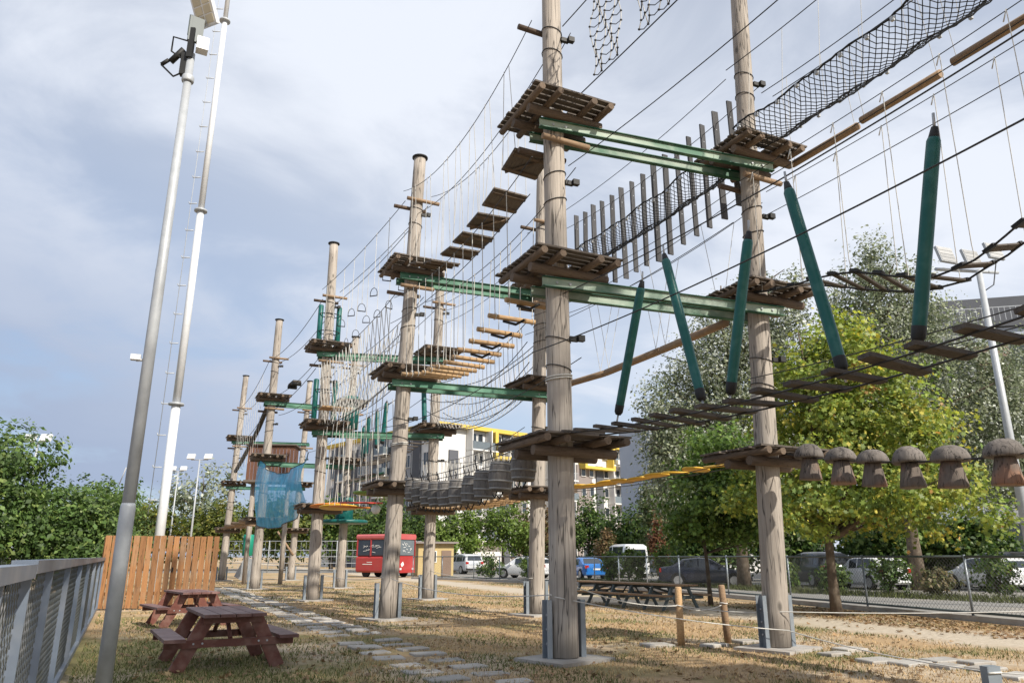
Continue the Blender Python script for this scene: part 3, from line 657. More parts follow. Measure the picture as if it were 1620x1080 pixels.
# ------------------------------------------------------------------ green steel beams between paired poles
def beam(k1, k2, z, off, label):
    a, b_ = PP(k1, z), PP(k2, z); d = (b_-a); Ln = d.length+.75; an = rz_of(d); c = (a+b_)/2
    root = thing('steel_beam', label, 'beam', c+rmat(an) @ V(0, off, 0), an, 'green steel beams between paired poles')
    h = .175; w_ = .10
    m = MB(); m.box((0, 0, 0), (Ln, .012, h-.024)); m.build('web', M['green_web' if k1 in 'AN' else 'green_mid'], root, False)
    for e in (-1, 1):
        m = MB(); m.box((0, 0, e*(h/2-.006)), (Ln, w_, .012)); m.build('flange', M['green'], root, False)
    m = MB()
    for e in (-1, 1):
        for q in (-.12, .12):
            m.tube([(e*(Ln/2-.38)+q, -.03 if off < 0 else .03, 0), (e*(Ln/2-.38)+q, -.008 if off < 0 else .008, 0)], .022, 6)
    m.split('bolt', M['galv'], root, False)
for k1, k2, nm in (('A', 'B', 'two front poles'), ('C', 'D', 'second pair of poles'), ('E', 'F', 'third pair of poles'), ('G', 'H', 'fourth pair of poles'), ('I', 'J', 'farthest pair of poles'), ('N', 'O', 'pair of poles outside the frame')):
    for z, zn in ((MID, 'middle'), (HI, 'top')):
        for e, en in ((-1, 'near'), (1, 'far')):
            beam(k1, k2, z-.425, e*(rad(k1, z)+.07), '%s faded green beam at %s level between the %s' % (en, zn, nm))

# ------------------------------------------------------------------ crossings
class Cross:
    def __init__(s, k1, k2): s.k1, s.k2 = k1, k2
    def at(s, t, z1, z2=None, sag=0.0, off=0.0):
        z2 = z1 if z2 is None else z2
        P, Q = PP(s.k1, z1), PP(s.k2, z2); d = Q-P; u = V(d.x, d.y).normalized(); n = V(-u.y, u.x)
        p = P+d*t; return V(p.x+n.x*off, p.y+n.y*off, p.z-4*sag*t*(1-t))
    @property
    def ang(s): d = PP(s.k2, 0)-PP(s.k1, 0); return rz_of(d)
    def line(s, z1, z2=None, sag=0.0, off=0.0, n=18, t0=0.0, t1=1.0): return [s.at(t0+(t1-t0)*i/n, z1, z2, sag, off) for i in range(n+1)]
def cables(cr, label, specs, r=.0085, name='cable_line'):
    root = thing(name, label, 'cable', cr.at(0, specs[0][0], off=specs[0][3]))
    for z1, z2, sag, off in specs:
        m = MB(); m.tube(cr.line(z1, z2, sag, off), r, 5); m.build('cable', M['cable'], root)
    return root
AN, BO, AC_, BD, CE, DF, EG, FH, GI, HJ = (Cross(*q) for q in ('AN', 'BO', 'AC', 'BD', 'CE', 'DF', 'EG', 'FH', 'GI', 'HJ'))

# -- A to C, top: swinging square boards
cables(AC_, 'pair of high cables carrying the hanging square boards', [(11.25, 11.6, .75, .42), (11.25, 11.6, .75, -.42), (10.75, 10.95, .55, 0)])
sqb = MB(); sqb.box((0, 0, 0), (.60, .76, .035)); sqm = sqb.mesh('board', M['deck'])
bt = MB(); bt.box((0, 0, -.04), (.06, .74, .045)); btm = bt.mesh('batten', M['joist'])
for i, (t, z) in enumerate(((.14, 8.9), (.255, 8.55), (.355, 8.42), (.455, 8.34), (.55, 8.33), (.70, 8.52), (.85, 8.95))):
    c = AC_.at(t, z); sl_ = (.30, .22, .12, .02, -.06, -.22, -.28)[i]
    root = thing('hanging_board', '%s square dark board from the nearest pole, hung on four thin ropes' % ORD[i], 'board', c, AC_.ang, 'square boards hung from the high cables')
    o = obj('board', sqm, root, rot=(random.uniform(-.08, .08), sl_, 0))
    for x in (-.2, .2): obj('batten', btm, o, (x, 0, 0))
    if i in (0, 2): bt2 = MB(); bt2.tube([(-.3, -.3, -.05), (.3, .3, -.05)], .03, 4); bt2.build('brace', M['joist'], o, False)
    m = MB()
    for e in (-1, 1):
        zc = AC_.at(t, 11.25, 11.6, .75).z-c.z
        for x in (-.27, .27): m.tube([(x, e*.36, -x*math.sin(sl_)), (x*.4, e*.42, zc)], .0075, 4, cap=False)
    m.split('rope', M['rope'], root, False)

# -- A to C, middle: round log steps
cables(AC_, 'cables above the row of pale log steps', [(8.35, 8.35, .45, .45), (8.35, 8.35, .45, -.45), (7.6, 7.6, .3, .5)])
lgm = round_mesh(.98, .049, 'y', M['log'], 'log', 10)
steps = [(.13, 5.98), (.20, 5.85), (.265, 5.73), (.325, 5.64), (.385, 5.58), (.445, 5.55), (.50, 5.54), (.555, 5.55), (.61, 5.58), (.665, 5.62), (.72, 5.69), (.775, 5.77), (.83, 5.88)]
for i, (t, z) in enumerate(steps):
    c = AC_.at(t, z)
    root = thing('log_step', '%s pale log step down from the nearest pole, hung on white ropes' % ORD[i], 'log step', c, AC_.ang, 'round log steps between the first two left poles')
    obj('log', lgm, root, (0, random.uniform(-.05, .05), 0), (0, random.random()*6, random.uniform(-.05, .05)))
    m = MB(); zc = AC_.at(t, 8.35, 8.35, .45).z-c.z
    for e in (-1, 1):
        m.tube([(0, e*.40, .02), (0, e*.45, zc)], .009, 4, cap=False); m.tube([(.065*math.cos(a), e*.40, .065*math.sin(a)) for a in np.linspace(0, 2*math.pi, 9)], .008, 4, cap=False)
    m.split('rope', M['rope'], root, False)
    if i < 5:
        m = MB(); m.tube([(.05, .2, -.05), (-.18, .05, -.16), (-.34, -.05, -.10)], .028, 6); m.split('strap', M['black'], root, False)

# -- A to C, low: barrels
cables(AC_, 'twin cables the barrels hang from', [(3.34, 3.34, .12, .22), (3.34, 3.34, .12, -.22), (4.75, 4.75, .25, .45), (4.75, 4.75, .25, -.45)])
bb_ = MB(); pr = [(.235*.82, 0), (.262*.82, .10), (.283*.82, .27), (.262*.82, .44), (.235*.82, .54), (.19, .535), (.18, .50)]
bb_.lathe(pr, 22, wob=lambda a, z: 1-.012*(math.cos(a*11) > .85)); bbm = bb_.mesh('barrel_body', M['barrel'])
hp = MB(); hp.lathe([(.215, -.017), (.2235, -.017), (.2235, .017), (.215, .017)], 22); hpm = hp.mesh('hoop', M['hoop'])
for i, (t, z) in enumerate(((.155, 3.04), (.265, 2.93), (.345, 2.84), (.42, 2.79), (.495, 2.79), (.565, 2.80), (.635, 2.83), (.70, 2.88), (.765, 2.95), (.83, 3.05))):
    c = AC_.at(t, z-.27); root = thing('hanging_barrel', '%s grey banded barrel from the nearest pole in the barrel row' % ORD[i], 'barrel', c, AC_.ang+random.random()*6, 'barrels hanging in a row')
    root.rotation_euler = (random.uniform(-.07, .07), random.uniform(-.07, .07), AC_.ang)
    o = obj('barrel_body', bbm, root, rot=(0, 0, random.random()*6))
    for hz, s_ in ((.045, .93), (.18, 1.035), (.36, 1.035), (.495, .93)): q = obj('hoop', hpm, root, (0, 0, hz)); q.scale = (s_, s_, 1)
    m = MB()
    for e in (-1, 1):
        m.tube([(0, e*.17, .5), (0, e*.22, .66), (.05, e*.22, .74)], .012, 5); m.tube([(.0, e*.06, 0), (.10, e*.05, -.12), (.22, e*.04, -.05)], .012, 5)
    m.split('strap', M['black'], root, False)

# -- B to D, top: black net trough and upright grey boards
def net_bridge(cr, t0, t1, zf, label, half=.44, cell=.062, off=0.0):
    Ln = (PP(cr.k2, 9)-PP(cr.k1, 9)).length*(t1-t0); nu = int(Ln/cell); nv = 17
    root = thing('net_bridge', label, 'net bridge', cr.at(t0, zf(t0)))
    def P(i, j):
        t = t0+(t1-t0)*i/nu; v = (j/nv)*2-1
        q = cr.at(t, zf(t), off=off+v*half*(1+.06*math.sin(i*.21))); q.z += .30*v*v*(1+.1*math.sin(i*.3+j)) + .012*math.sin(i*1.7+j*2.1); return q
    m = MB(); st = MB()
    for i in range(nu):
        for j in range(nv):
            if (i+j) % 2 == 0: st_ = ((i, j), (i+1, j+1))
            else: st_ = ((i+1, j), (i, j+1))
            m.tube([P(*st_[0]), P(*st_[1])], .0085, 3, cap=False)
    tag(m.build('net_mesh', M['black'], root), kind='stuff')
    for j in (0, nv):
        m = MB(); m.tube([P(i, j)+V(0, 0, .02) for i in range(0, nu+1, 2)], .019, 6); m.build('edge_rope', M['black'], root)
    m = MB()
    for i in range(3, nu, 8):
        for j in (0, nv): m.box(P(i, j)+V(0, 0, -.03), (.05, .05, .07), cr.ang)
    m.split('clip', M['galv'], root); return root
nf = lambda t: 9.25-4*.22*t*(1-t)
net_bridge(BD, .10, .93, nf, 'black net trough sloping from the right front pole to the pole behind')
cables(BD, 'cables carrying the upright grey boards', [(11.1, 11.1, .3, -.50), (9.2, 9.2, .25, -.50), (10.9, 10.9, .25, .5)])
gbm = []
for k in range(3):
    m = MB(); m.box((0, 0, 0), (.035, .135+.012*k, 2.55+.06*k)); gbm.append(m.mesh('board', M['greyboard']))
bx = [1128, 1105, 1085, 1064, 1043, 1022, 1006, 990, 974, 957, 941, 925, 909]
for i in range(15):
    t = .112+i*.0535
    c = BD.at(t, 11.42, 11.36, .36, -.50)-V(0, 0, 1.29); r_ = thing('upright_board', '%s upright grey board counting down from the right front pole' % ORD[i], 'board', c, BD.ang, 'upright grey boards beside the net trough')
    obj('board', random.choice(gbm), r_, rot=(random.uniform(-.02, .02), 0, random.uniform(-.1, .1)))
    m = MB(); m.tube([(0, -.03, .86), (0, .03, .86)], .02, 6); m.tube([(0, -.03, -.5), (0, .03, -.5)], .02, 6); m.split('bolt', M['galv'], r_, False)
# -- B to D, middle: slung balance logs
cables(BD, 'thin cables above the slung balance log', [(8.3, 8.3, .3, .3), (8.3, 8.3, .3, -.3), (7.7, 7.7, .2, .5)])
for i, (t0, t1, z0, z1) in enumerate(((.10, .34, 5.98, 5.92), (.35, .60, 5.92, 5.88), (.61, .92, 5.88, 6.0))):
    a, b_ = BD.at(t0, z0), BD.at(t1, z1); c = (a+b_)/2
    r_ = thing('balance_log', '%s slung balance log behind the green bags, counted from the right' % ORD[i], 'log', c, 0, 'balance logs at middle level')
    m = MB(); m.tube([a, b_], .085, 10); m.build('log', M['log_any'], r_)
    m = MB()
    for f_ in (.06, .94):
        p = a+(b_-a)*f_; tt = t0+(t1-t0)*f_
        for e in (-1, 1): m.tube([p+V(0, 0, .08), BD.at(tt+.02*e, 8.3, 8.3, .3, .3*e)], .006, 4, cap=False)
        m.tube([p+V(-.01, 0, 0), p+V(.01, 0, .0)], .095, 8)
    m.split('rope', M['rope'], r_)
# -- B to D, low: yellow discs
cables(BD, 'low cables under the yellow discs', [(3.2, 3.2, .12, .2), (3.2, 3.2, .12, -.2)])
dm = MB(); dm.lathe([(.05, -.016), (.27, -.016), (.285, 0), (.27, .018), (.05, .018)], 26); ym = dm.mesh('disc', M['yellow'])
for i in range(10):
    t = .15+i*.075; c = BD.at(t, 3.25, 3.28, .10)+V(0, 0, random.uniform(-.02, .02))
    r_ = thing('yellow_disc', '%s flat yellow disc from the right front pole' % ORD[i], 'disc', c, 0, 'row of yellow stepping discs'); r_.rotation_euler = (random.uniform(-.13, .13), random.uniform(-.1, .1), 0)
    obj('disc', ym, r_); m = MB(); m.lathe([(.06, .022), (.06, .05), (.03, .07)], 8); m.build('hub', M['black'], r_, False)

# -- A to N (off to the right), low: plank walk with teal bags
cr = AN
r_ = thing('plank_walk', 'hanging walkway of dark cross planks under the teal bags', 'plank bridge', cr.at(0, LOW))
zf = lambda t: 3.42-4*.26*t*(1-t)
for e in (-1, 1):
    m = MB(); m.tube([cr.at(i/24, zf(i/24)-.03, off=e*.26) for i in range(25)], .011, 6); m.build('cable', M['cable'], r_)
pk = []
for k in range(4):
    m = MB(); hw = .062+.005*k; Lk = .37+.02*k
    m.prism([(-hw, -Lk), (hw*.8, -Lk-.02), (hw, -Lk+.04), (hw, Lk), (-hw*.7, Lk+.03), (-hw, Lk-.05)], (0, 0, -.022), (1, 0, 0), (0, 1, 0), (0, 0, 1), .042); pk.append(m.mesh('plank', M['plank']))
for i in range(19):
    t = .03+i*.051; c = cr.at(t, zf(t)); sl_ = math.atan2(zf(t+.01)-zf(t-.01), .02*8.7)
    obj('plank', random.choice(pk), r_, c-ABS[r_.name], (random.uniform(-.06, .06), -sl_+random.uniform(-.05, .05), cr.ang+random.uniform(-.06, .06)))
cables(AN, 'cable from which the teal bags hang', [(5.78, 5.78, .18, 0), (4.72, 4.72, .15, -.5)], .0095)
cables(AN, 'high cables rising from the nearest pole to the right', [(8.35, 8.35, .2, .3)], .0085)
bags = [((1.86, 9.91, 5.30), (1.52, 10.59, 3.42)), ((2.08, 9.48, 5.52), (2.34, 8.97, 3.30)), ((2.80, 8.06, 5.22), (2.55, 8.55, 3.28)), ((3.07, 7.52, 5.56), (3.27, 7.13, 3.22)), ((3.86, 5.97, 5.30), (3.63, 6.41, 3.30))]
def bag(a, b_, label, r=.062):
    a, b_ = Vector(a), Vector(b_); d = (b_-a).normalized(); q = a+d*.14; e = b_-d*.10
    r_ = thing('hanging_bag', label, 'padded bag', a, 0, 'teal padded bags')
    ms = [q, q+d*.03] + [q+(e-q)*f_ for f_ in (.12, .4, .6, .88)] + [e-d*.03, e]
    m = MB(); m.tube(ms, [r*.8, r*.97, r, r*1.02, r*1.02, r, r*.97, r*.85], 14); m.build('padding', M['teal'], r_)
    m = MB(); m.tube([q-d*.10, q-d*.02, q+d*.02], [.03, r*.72, r*.82], 12); m.build('top_cap', M['black'], r_)
    m = MB(); m.tube([e-d*.09, e-d*.085, e+d*.02, e+d*.06], [r*1.02, r*1.05, r*.98, r*.6], 12); m.build('bottom_cap', M['black'], r_)
    m = MB(); m.tube([q-d*.09, a+V(0, 0, .10)], .014, 5); m.tube([e+d*.05, b_+d*.08], .014, 5); m.split('shackle', M['galv'], r_)
for i, (a, b_) in enumerate(bags):
    bag(a, b_, ('shortest-looking teal bag by the nearest pole', 'teal bag leaning right, second from the nearest pole', 'teal bag crossing in front of the right pole', 'long teal bag leaning right beside the right pole', 'large upright teal bag at the far right')[i])
# -- A to N, top: rope climbing nets
rn = cables(AN, 'top cables of the rope nets at the upper edge', [(9.52, 9.52, .05, .25), (11.35, 11.35, .1, .25)], .011)
for i, (t0, t1) in enumerate(((.115, .205), (.265, .40), (.45, .6))):
    r_ = thing('rope_net', ('rope net hanging nearest the front pole at the upper edge', 'second rope net cut by the upper edge', 'third rope net beyond the upper edge')[i], 'rope net', AN.at(t0, 9.6))
    nu, nv = (5, 9) if i == 0 else (7, 9)
    def P(a, c): t = t0+(t1-t0)*a/nu; q = AN.at(t, 9.62+1.75*c/nv, off=.25+.06*math.sin(a*2.1+c)); return q
    for a in range(nu+1):
        m = MB(); m.tube([P(a, c) for c in range(nv+1)], .008, 4); m.split('rope', M['rope'], r_)
    m = MB()
    for c in range(nv+1):
        for a in range(nu):
            p, q = P(a, c), P(a+1, c); m.tube([p, (p+q)/2-V(0, 0, .045), q], .0095, 4)
        for a in range(nu+1): m.lathe([(.003, -.024), (.022, -.008), (.022, .008), (.003, .024)], 6, P(a, c))
    tag(m.build('cross_rope', M['cable'], r_), kind='stuff')

# -- B to O, top: net trough and end-to-end logs
net_bridge(BO, .03, .98, lambda t: 9.3-4*.16*t*(1-t), 'black net trough rising out of the top right corner', half=.52, off=-.05)
cables(BO, 'two cables above the upper right net trough', [(11.15, 11.15, .25, -.45), (10.85, 10.85, .25, .45)], .010)
r2 = thing('net_hangers', 'thin ropes between the upper cables and the right net trough', 'rope', BO.at(.05, 9.3))
for e, z in ((-1, 11.15), (1, 10.85)):
    for i in range(9):
        t = .08+i*.1; m = MB(); m.tube([BO.at(t, z, z, .25, .45*e), BO.at(t, 9.3-4*.16*t*(1-t)+.30, off=-.05+.52*e)], .005, 4, cap=False); m.build('rope', M['rope'], r2)
for i, (t0, t1) in enumerate(((.02, .205), (.215, .395), (.42, .62), (.64, .84))):
    a, b_ = BO.at(t0, 9.2, off=.98), BO.at(t1, 9.14, off=.98); r_ = thing('balance_log', '%s round log of the line rising to the upper right corner' % ORD[i], 'log', (a+b_)/2, 0, 'logs in line below the right net')
    m = MB(); m.tube([a, b_], .072, 10); m.build('log', M['log_any'], r_)
    m = MB()
    for f_ in (.04, .96):
        p = a+(b_-a)*f_; t = t0+(t1-t0)*f_; m.tube([p+V(0, 0, .07), BO.at(t, 10.85, 10.85, .25, .75)], .006, 4, cap=False)
    m.split('rope', M['rope'], r_)
cables(BO, 'cable beside the line of upper right logs', [(10.85, 10.85, .25, .75), (8.95, 8.95, .1, .55)], .010)
# -- B to O, middle: ladder bridge
zl = lambda t: np.interp(t, [0, .1, .2, .28, .36, .43, .5, .58, .7, .85, 1], [6.34, 6.15, 5.92, 5.70, 5.42, 5.27, 5.36, 5.62, 5.95, 6.15, 6.34])
r_ = thing('ladder_bridge', 'sagging ladder bridge of flat boards on black straps with white ropes', 'rope bridge', BO.at(0, MID))
tw = lambda t: .10*math.sin(t*14+.6)
for e in (-1, 1):
    m = MB(); m.tube([BO.at(i/60, zl(i/60)+e*tw(i/60), off=e*.36) for i in range(61)], .017, 6); m.build('strap', M['black'], r_)
lb = MB(); lb.box((0, 0, 0), (.125, .70, .026)); lbm = lb.mesh('rung_board', M['plank'])
eb = MB(); eb.box((0, 0, .004), (.16, .09, .05))
ebm = eb.mesh('rung_end', M['black'])
for i in range(20):
    t = .05+i*.047; c = BO.at(t, zl(t)+.012); sl_ = math.atan2(zl(t+.01)-zl(t-.01), .02*8.7)
    o = obj('rung_board', lbm, r_, c-ABS[r_.name], (math.atan(tw(t)/.36), -sl_, BO.ang)); obj('rung_end', ebm, o, (0, .37, 0)); obj('rung_end', ebm, o, (0, -.37, 0))
for e in (-1, 1):
    for i in range(9):
        t = .06+i*.11+(.03 if e > 0 else 0); m = MB(); top = BO.at(t, 8.55, 8.55, .12, .40*e); bot = BO.at(t, zl(t)+e*tw(t), off=.36*e)
        m.tube([top+V(0, 0, -.02), bot+V(0, 0, .22), bot+V(.02, .02, .12), bot], .0075, 4, cap=False); m.tube([top+V(0, 0, .02), top+V(-.05, .03, -.16)], .010, 4); m.split('rope', M['rope'], r_)
cables(BO, 'cables carrying the ladder bridge and its hand lines', [(8.55, 8.55, .12, .40), (8.55, 8.55, .12, -.40), (7.9, 7.9, .1, .15)], .008)
# -- B to O, low: carved mushrooms
cables(BO, 'cable threaded through the row of wooden mushrooms', [(3.33, 3.33, .60, .07), (3.33, 3.33, .60, -.07)], .010)
cables(BO, 'hand line above the wooden mushrooms', [(4.6, 4.6, .15, .4), (4.6, 4.6, .15, -.4)], .0095)
def wobm(s_): return lambda a, z: 1+.05*math.sin(a*3+s_)+.03*math.sin(a*7+2*s_)
for i, t in enumerate((.112, .184, .25, .318, .39, .473, .56, .65, .74)):
    zc = 3.33-4*.60*t*(1-t)-.02; c = BO.at(t, zc)
    r_ = thing('wooden_mushroom', '%s carved wooden mushroom from the right front pole' % ORD[i], 'mushroom', c, BO.ang+random.random()*6, 'carved mushrooms hung in a row'); s_ = random.random()*6
    r_.rotation_euler = (random.uniform(-.05, .05), random.uniform(-.05, .05), random.random()*6)
    k = random.uniform(.82, .95); dome = random.uniform(.75, 1.15)
    m = MB(); m.lathe([(.10*k, .012), (.255*k, 0), (.272*k, .03), (.262*k, .075*dome), (.225*k, .14*dome), (.165*k, .19*dome), (.09*k, .22*dome), (.02, .228*dome)], 22, wob=wobm(s_)); m.build('cap', M['mush'], r_, False)
    m = MB(); m.lathe([(.20*k, -.35), (.212*k, -.335), (.196*k, -.26), (.165*k, -.13), (.14*k, -.03), (.13*k, .01)], 20, wob=wobm(s_+1)); m.build('stalk', M['stalk'], r_, False)

# -- C to E: stirrups above, rope diamonds, coloured discs below
cables(CE, 'two high cables carrying the foot stirrups', [(11.3, 11.6, .15, .35), (11.3, 11.6, .15, -.35), (10.7, 10.9, .2, 0)], .010)
st = MB(); st.tube([(0, -.13, 0), (0, .13, 0)], .018, 6); st.tube([(0, -.12, 0), (0, -.12, .12), (0, -.075, .22), (0, 0, .26), (0, .075, .22), (0, .12, .12), (0, .12, 0)], .011, 5)
stm = st.mesh('stirrup', M['cable'])
for i in range(14):
    t = .06+i*.066; e = 1 if i % 2 else -1; c = CE.at(t, 9.15+.12*math.sin(i), off=.35*e)
    r_ = thing('foot_stirrup', '%s hanging foot stirrup beyond the second left pole' % ORD[i], 'stirrup', c, CE.ang+random.uniform(-.9, .9), 'foot stirrups hung from the high cables')
    obj('stirrup', stm, r_); zt = CE.at(t, 11.3, 11.6, .15, .35*e).z-c.z; m = MB(); m.tube([(0, 0, .26), (0, 0, zt)], .009, 4, cap=False); m.split('rope', M['rope'], r_, False)
cables(CE, 'hand cables over the diamond rope bridge', [(8.5, 8.5, .3, .4), (8.5, 8.5, .3, -.4), (7.6, 7.6, .3, 0)], .010)
r_ = thing('diamond_rope_bridge', 'white zigzag rope bridge beyond the second left pole', 'rope bridge', CE.at(0, 6.3))
for e in (-1, 1):
    for i in range(20):
        t = .05+i*.045; m = MB()
        m.tube([CE.at(t, 8.5, 8.5, .3, .4*e), CE.at(t+.03, 7.2, off=.3*e), CE.at(t+.0, 6.25, 6.25, .3, .12*e)], .010, 4, cap=False)
        m.tube([CE.at(t+.045, 8.5, 8.5, .3, .4*e), CE.at(t+.015, 7.2, off=.3*e), CE.at(t+.045, 6.25, 6.25, .3, .12*e)], .010, 4, cap=False); m.split('rope', M['rope'], r_)
    m = MB(); m.tube(CE.line(6.25, 6.25, .3, .12*e), .012, 5); m.build('foot_cable', M['cable'], r_)
r_ = thing('landing_board', 'small pale board hung beside the third left pole with white loops', 'board', CE.at(.80, 6.55), CE.ang)
m = MB(); m.box((0, 0, 0), (.7, 1.1, .05)); m.build('board', M['log'], r_, False)
m = MB()
for i in range(5): m.tube([(.36+.06*math.cos(a), -.4+i*.2+.05*math.sin(a), .02+.13*math.sin(a)) for a in np.linspace(0, 2*math.pi, 11)], .013, 5, cap=False)
m.split('rope_loop', M['rope'], r_, False)
cables(CE, 'cables above the coloured discs', [(6.0, 6.0, .2, .35), (6.0, 6.0, .2, -.35)], .010)
dd = MB(); dd.lathe([(.05, -.022), (.62, -.022), (.64, 0), (.62, .025), (.05, .025)], 28); cm = {}
for nm in ('orange', 'leafgreen', 'red', 'yellow'): cm[nm] = dd.mesh('disc', M[nm])
dl = [(.10, 3.33, 'orange', 'orange disc tucked under the second left pole deck'), (.20, 3.18, 'leafgreen', 'olive green disc below the orange one'), (.36, 3.03, 'red', 'red disc above the white ball'), (.50, 2.98, 'orange', 'lowest orange disc in mid span'), (.66, 3.05, 'yellow', 'pale yellow disc near the third left pole'), (.82, 3.2, 'orange', 'orange disc at the edge of the third left pole deck')]
for i, (t, z, nm, lb_) in enumerate(dl):
    c = CE.at(t, z); r_ = thing('coloured_disc', lb_, 'disc', c, 0, 'coloured discs hung on white ropes'); tx, ty = random.uniform(-.09, .09), random.uniform(-.09, .09)
    obj('disc', cm[nm], r_, rot=(tx, ty, 0)); m = MB(); zt = CE.at(t, 6.0, 6.0, .2).z-c.z
    for a in range(4):
        an = CE.ang+math.pi/4+a*math.pi/2; m.tube([(.56*math.cos(an), .56*math.sin(an), .02), (.40*math.cos(an), .40*math.sin(an), zt)], .011, 4, cap=False)
    m.split('rope', M['rope'], r_, False)
c = CE.at(.19, 2.76); r_ = thing('float_ball', 'white float ball hanging below the coloured discs', 'ball', c); m = MB(); m.lathe([(.13*math.sin(a)+.001, -.13*math.cos(a)) for a in np.linspace(0, math.pi, 13)], 18); m.build('ball', M['white'], r_, False)
m = MB(); m.tube([(0, 0, .13), (.05, .1, .5)], .008, 4); m.build('cord', M['rope'], r_, False)

# -- D to F: sagging black rope trough with white droppers
r_ = thing('rope_trough', 'trough of sagging dark ropes with many white droppers behind the log steps', 'rope bridge', DF.at(0, MID))
rows = [(8.1, 8.0, .55, .45), (8.1, 8.0, .55, -.45), (7.5, 7.4, .75, .42), (7.5, 7.4, .75, -.42), (6.9, 6.9, .85, .34), (6.9, 6.9, .85, -.34), (6.45, 6.5, .75, .14), (6.45, 6.5, .75, -.14)]
for q in rows:
    m = MB(); m.tube(DF.line(*q, n=26), .013, 5); m.build('rope', M['cable'], r_)
for e in (-1, 1):
    for i in range(26):
        t = .04+i*.036; m = MB()
        m.tube([DF.at(t, 8.1, 8.0, .55, .45*e), DF.at(t, 7.5, 7.4, .75, .42*e), DF.at(t, 6.9, 6.9, .85, .34*e), DF.at(t, 6.45, 6.5, .75, .14*e)], .009, 4, cap=False); m.build('dropper', M['rope'], r_)
cables(DF, 'high cables over the dark rope trough', [(11.1, 11.1, .4, .3), (11.1, 11.1, .4, -.3), (10.4, 10.4, .3, 0)], .010)
r_ = thing('rope_web', 'low web of white ropes with timber treads behind the barrels', 'rope bridge', DF.at(0, LOW))
for e in (-1, 1):
    m = MB(); m.tube(DF.line(5.0, 5.0, .35, .45*e), .010, 5); m.build('hand_cable', M['cable'], r_)
    m = MB(); m.tube(DF.line(3.25, 3.25, .2, .3*e), .012, 5); m.build('foot_cable', M['cable'], r_)
    for i in range(20):
        t = .05+i*.047; m = MB(); m.tube([DF.at(t, 5.0, 5.0, .35, .45*e), DF.at(t+.02, 3.25, 3.25, .2, .3*e)], .010, 4, cap=False)
        m.tube([DF.at(t+.04, 5.0, 5.0, .35, .45*e), DF.at(t+.02, 3.25, 3.25, .2, .3*e)], .010, 4, cap=False); m.split('rope', M['rope'], r_)
for i in range(16):
    t = .08+i*.056; obj('tread', lgm, r_, DF.at(t, 3.27, 3.27, .2)-ABS[r_.name], (0, 0, DF.ang+random.uniform(-.1, .1)))

# -- E to G: blue shade net, hanging skateboard
r_ = thing('blue_net', 'translucent blue net slung between the third and fourth left poles', 'net', EG.at(0, LOW))
m = MB(); nu, nv = 26, 12; vs = []
for i in range(nu+1):
    t = .03+.95*i/nu; zt = 5.1+.6*(t-.1)-1.25*4*t*(1-t)*.75 if False else (4.95+.85*t-1.0*4*t*(1-t)*.8+.35); zb = 3.35-.55*4*t*(1-t)-.25*t
    for j in range(nv+1):
        v = j/nv; q = EG.at(t, zb+(zt-zb)*v, off=.30+.10*math.sin(i*.9+v*2)+.22*math.sin(v*3.1)); vs.append(q)
m.add(vs, [(i*(nv+1)+j, (i+1)*(nv+1)+j, (i+1)*(nv+1)+j+1, i*(nv+1)+j+1) for i in range(nu) for j in range(nv)], True); m.build('mesh_cloth', M['bluenet'], r_)
for e, nm in ((0, 'lower_edge_rope'), (nv, 'upper_edge_rope')):
    m = MB(); m.tube([vs[i*(nv+1)+e] for i in range(nu+1)], .02, 5); m.build(nm, M['cable'], r_)
cables(EG, 'cables between the third and fourth left poles', [(11.2, 11.2, .4, .3), (11.2, 11.2, .4, -.3), (8.4, 8.4, .35, .4), (8.4, 8.4, .35, -.4), (9.3, 9.3, .35, 0)], .013)
c = EG.at(.52, 8.98); r_ = thing('hanging_sled', 'small dark board sled riding the far cable', 'sled', c, EG.ang)
m = MB(); m.box((0, 0, 0), (1.0, .35, .08)); m.build('board', M['plank'], r_, False)
m = MB()
for x in (-.4, .4): m.tube([(x, -.2, -.1), (x, .2, -.1)], .09, 8)
m.split('roller', M['black'], r_, False)
# -- F to H: teal bags over a plank walk
for i, (a, b_) in enumerate((((-7.30, 36.45, 7.75), (-7.30, 36.45, 6.0)), ((-6.95, 35.8, 8.1), (-7.1, 36.1, 6.1)), ((-6.36, 34.73, 8.2), (-6.3, 34.6, 6.3)), ((-5.74, 33.59, 8.4), (-5.95, 34.0, 6.4)), ((-3.6, 29.66, 8.2), (-3.5, 29.5, 6.55)))):
    bag(a, b_, ('far teal bag next to the padded pole', 'second small teal bag from the padded pole', 'third small teal bag from the padded pole', 'fourth small teal bag from the padded pole', 'small teal bag beside the third right pole')[i], .10)
r_ = thing('plank_walk', 'distant plank walk sloping past the small teal bags', 'plank bridge', FH.at(0, MID))
for i in range(22):
    t = .06+i*.042; obj('plank', random.choice(pk), r_, FH.at(t, 6.3, 6.1, .5)-ABS[r_.name], (0, 0, FH.ang))
for e in (-1, 1): m = MB(); m.tube(FH.line(6.27, 6.07, .5, .34*e), .012, 5); m.build('cable', M['cable'], r_)
cables(FH, 'cables over the distant plank walk', [(8.45, 8.45, .25, 0), (11, 11, .3, .2), (7.4, 7.4, .3, .5)], .012)
r_ = thing('red_plank_walk', 'low reddish plank walk left of the padded pole', 'plank bridge', FH.at(.55, 4.6))
for i in range(10):
    t = .55+i*.04; obj('plank', random.choice(pk), r_, FH.at(t, 5.1)-ABS[r_.name], (0, 0, FH.ang))
m = MB(); m.tube([FH.at(.5, 5.1), FH.at(.97, 5.1)], .05, 6); m.build('beam', M['green'], r_)
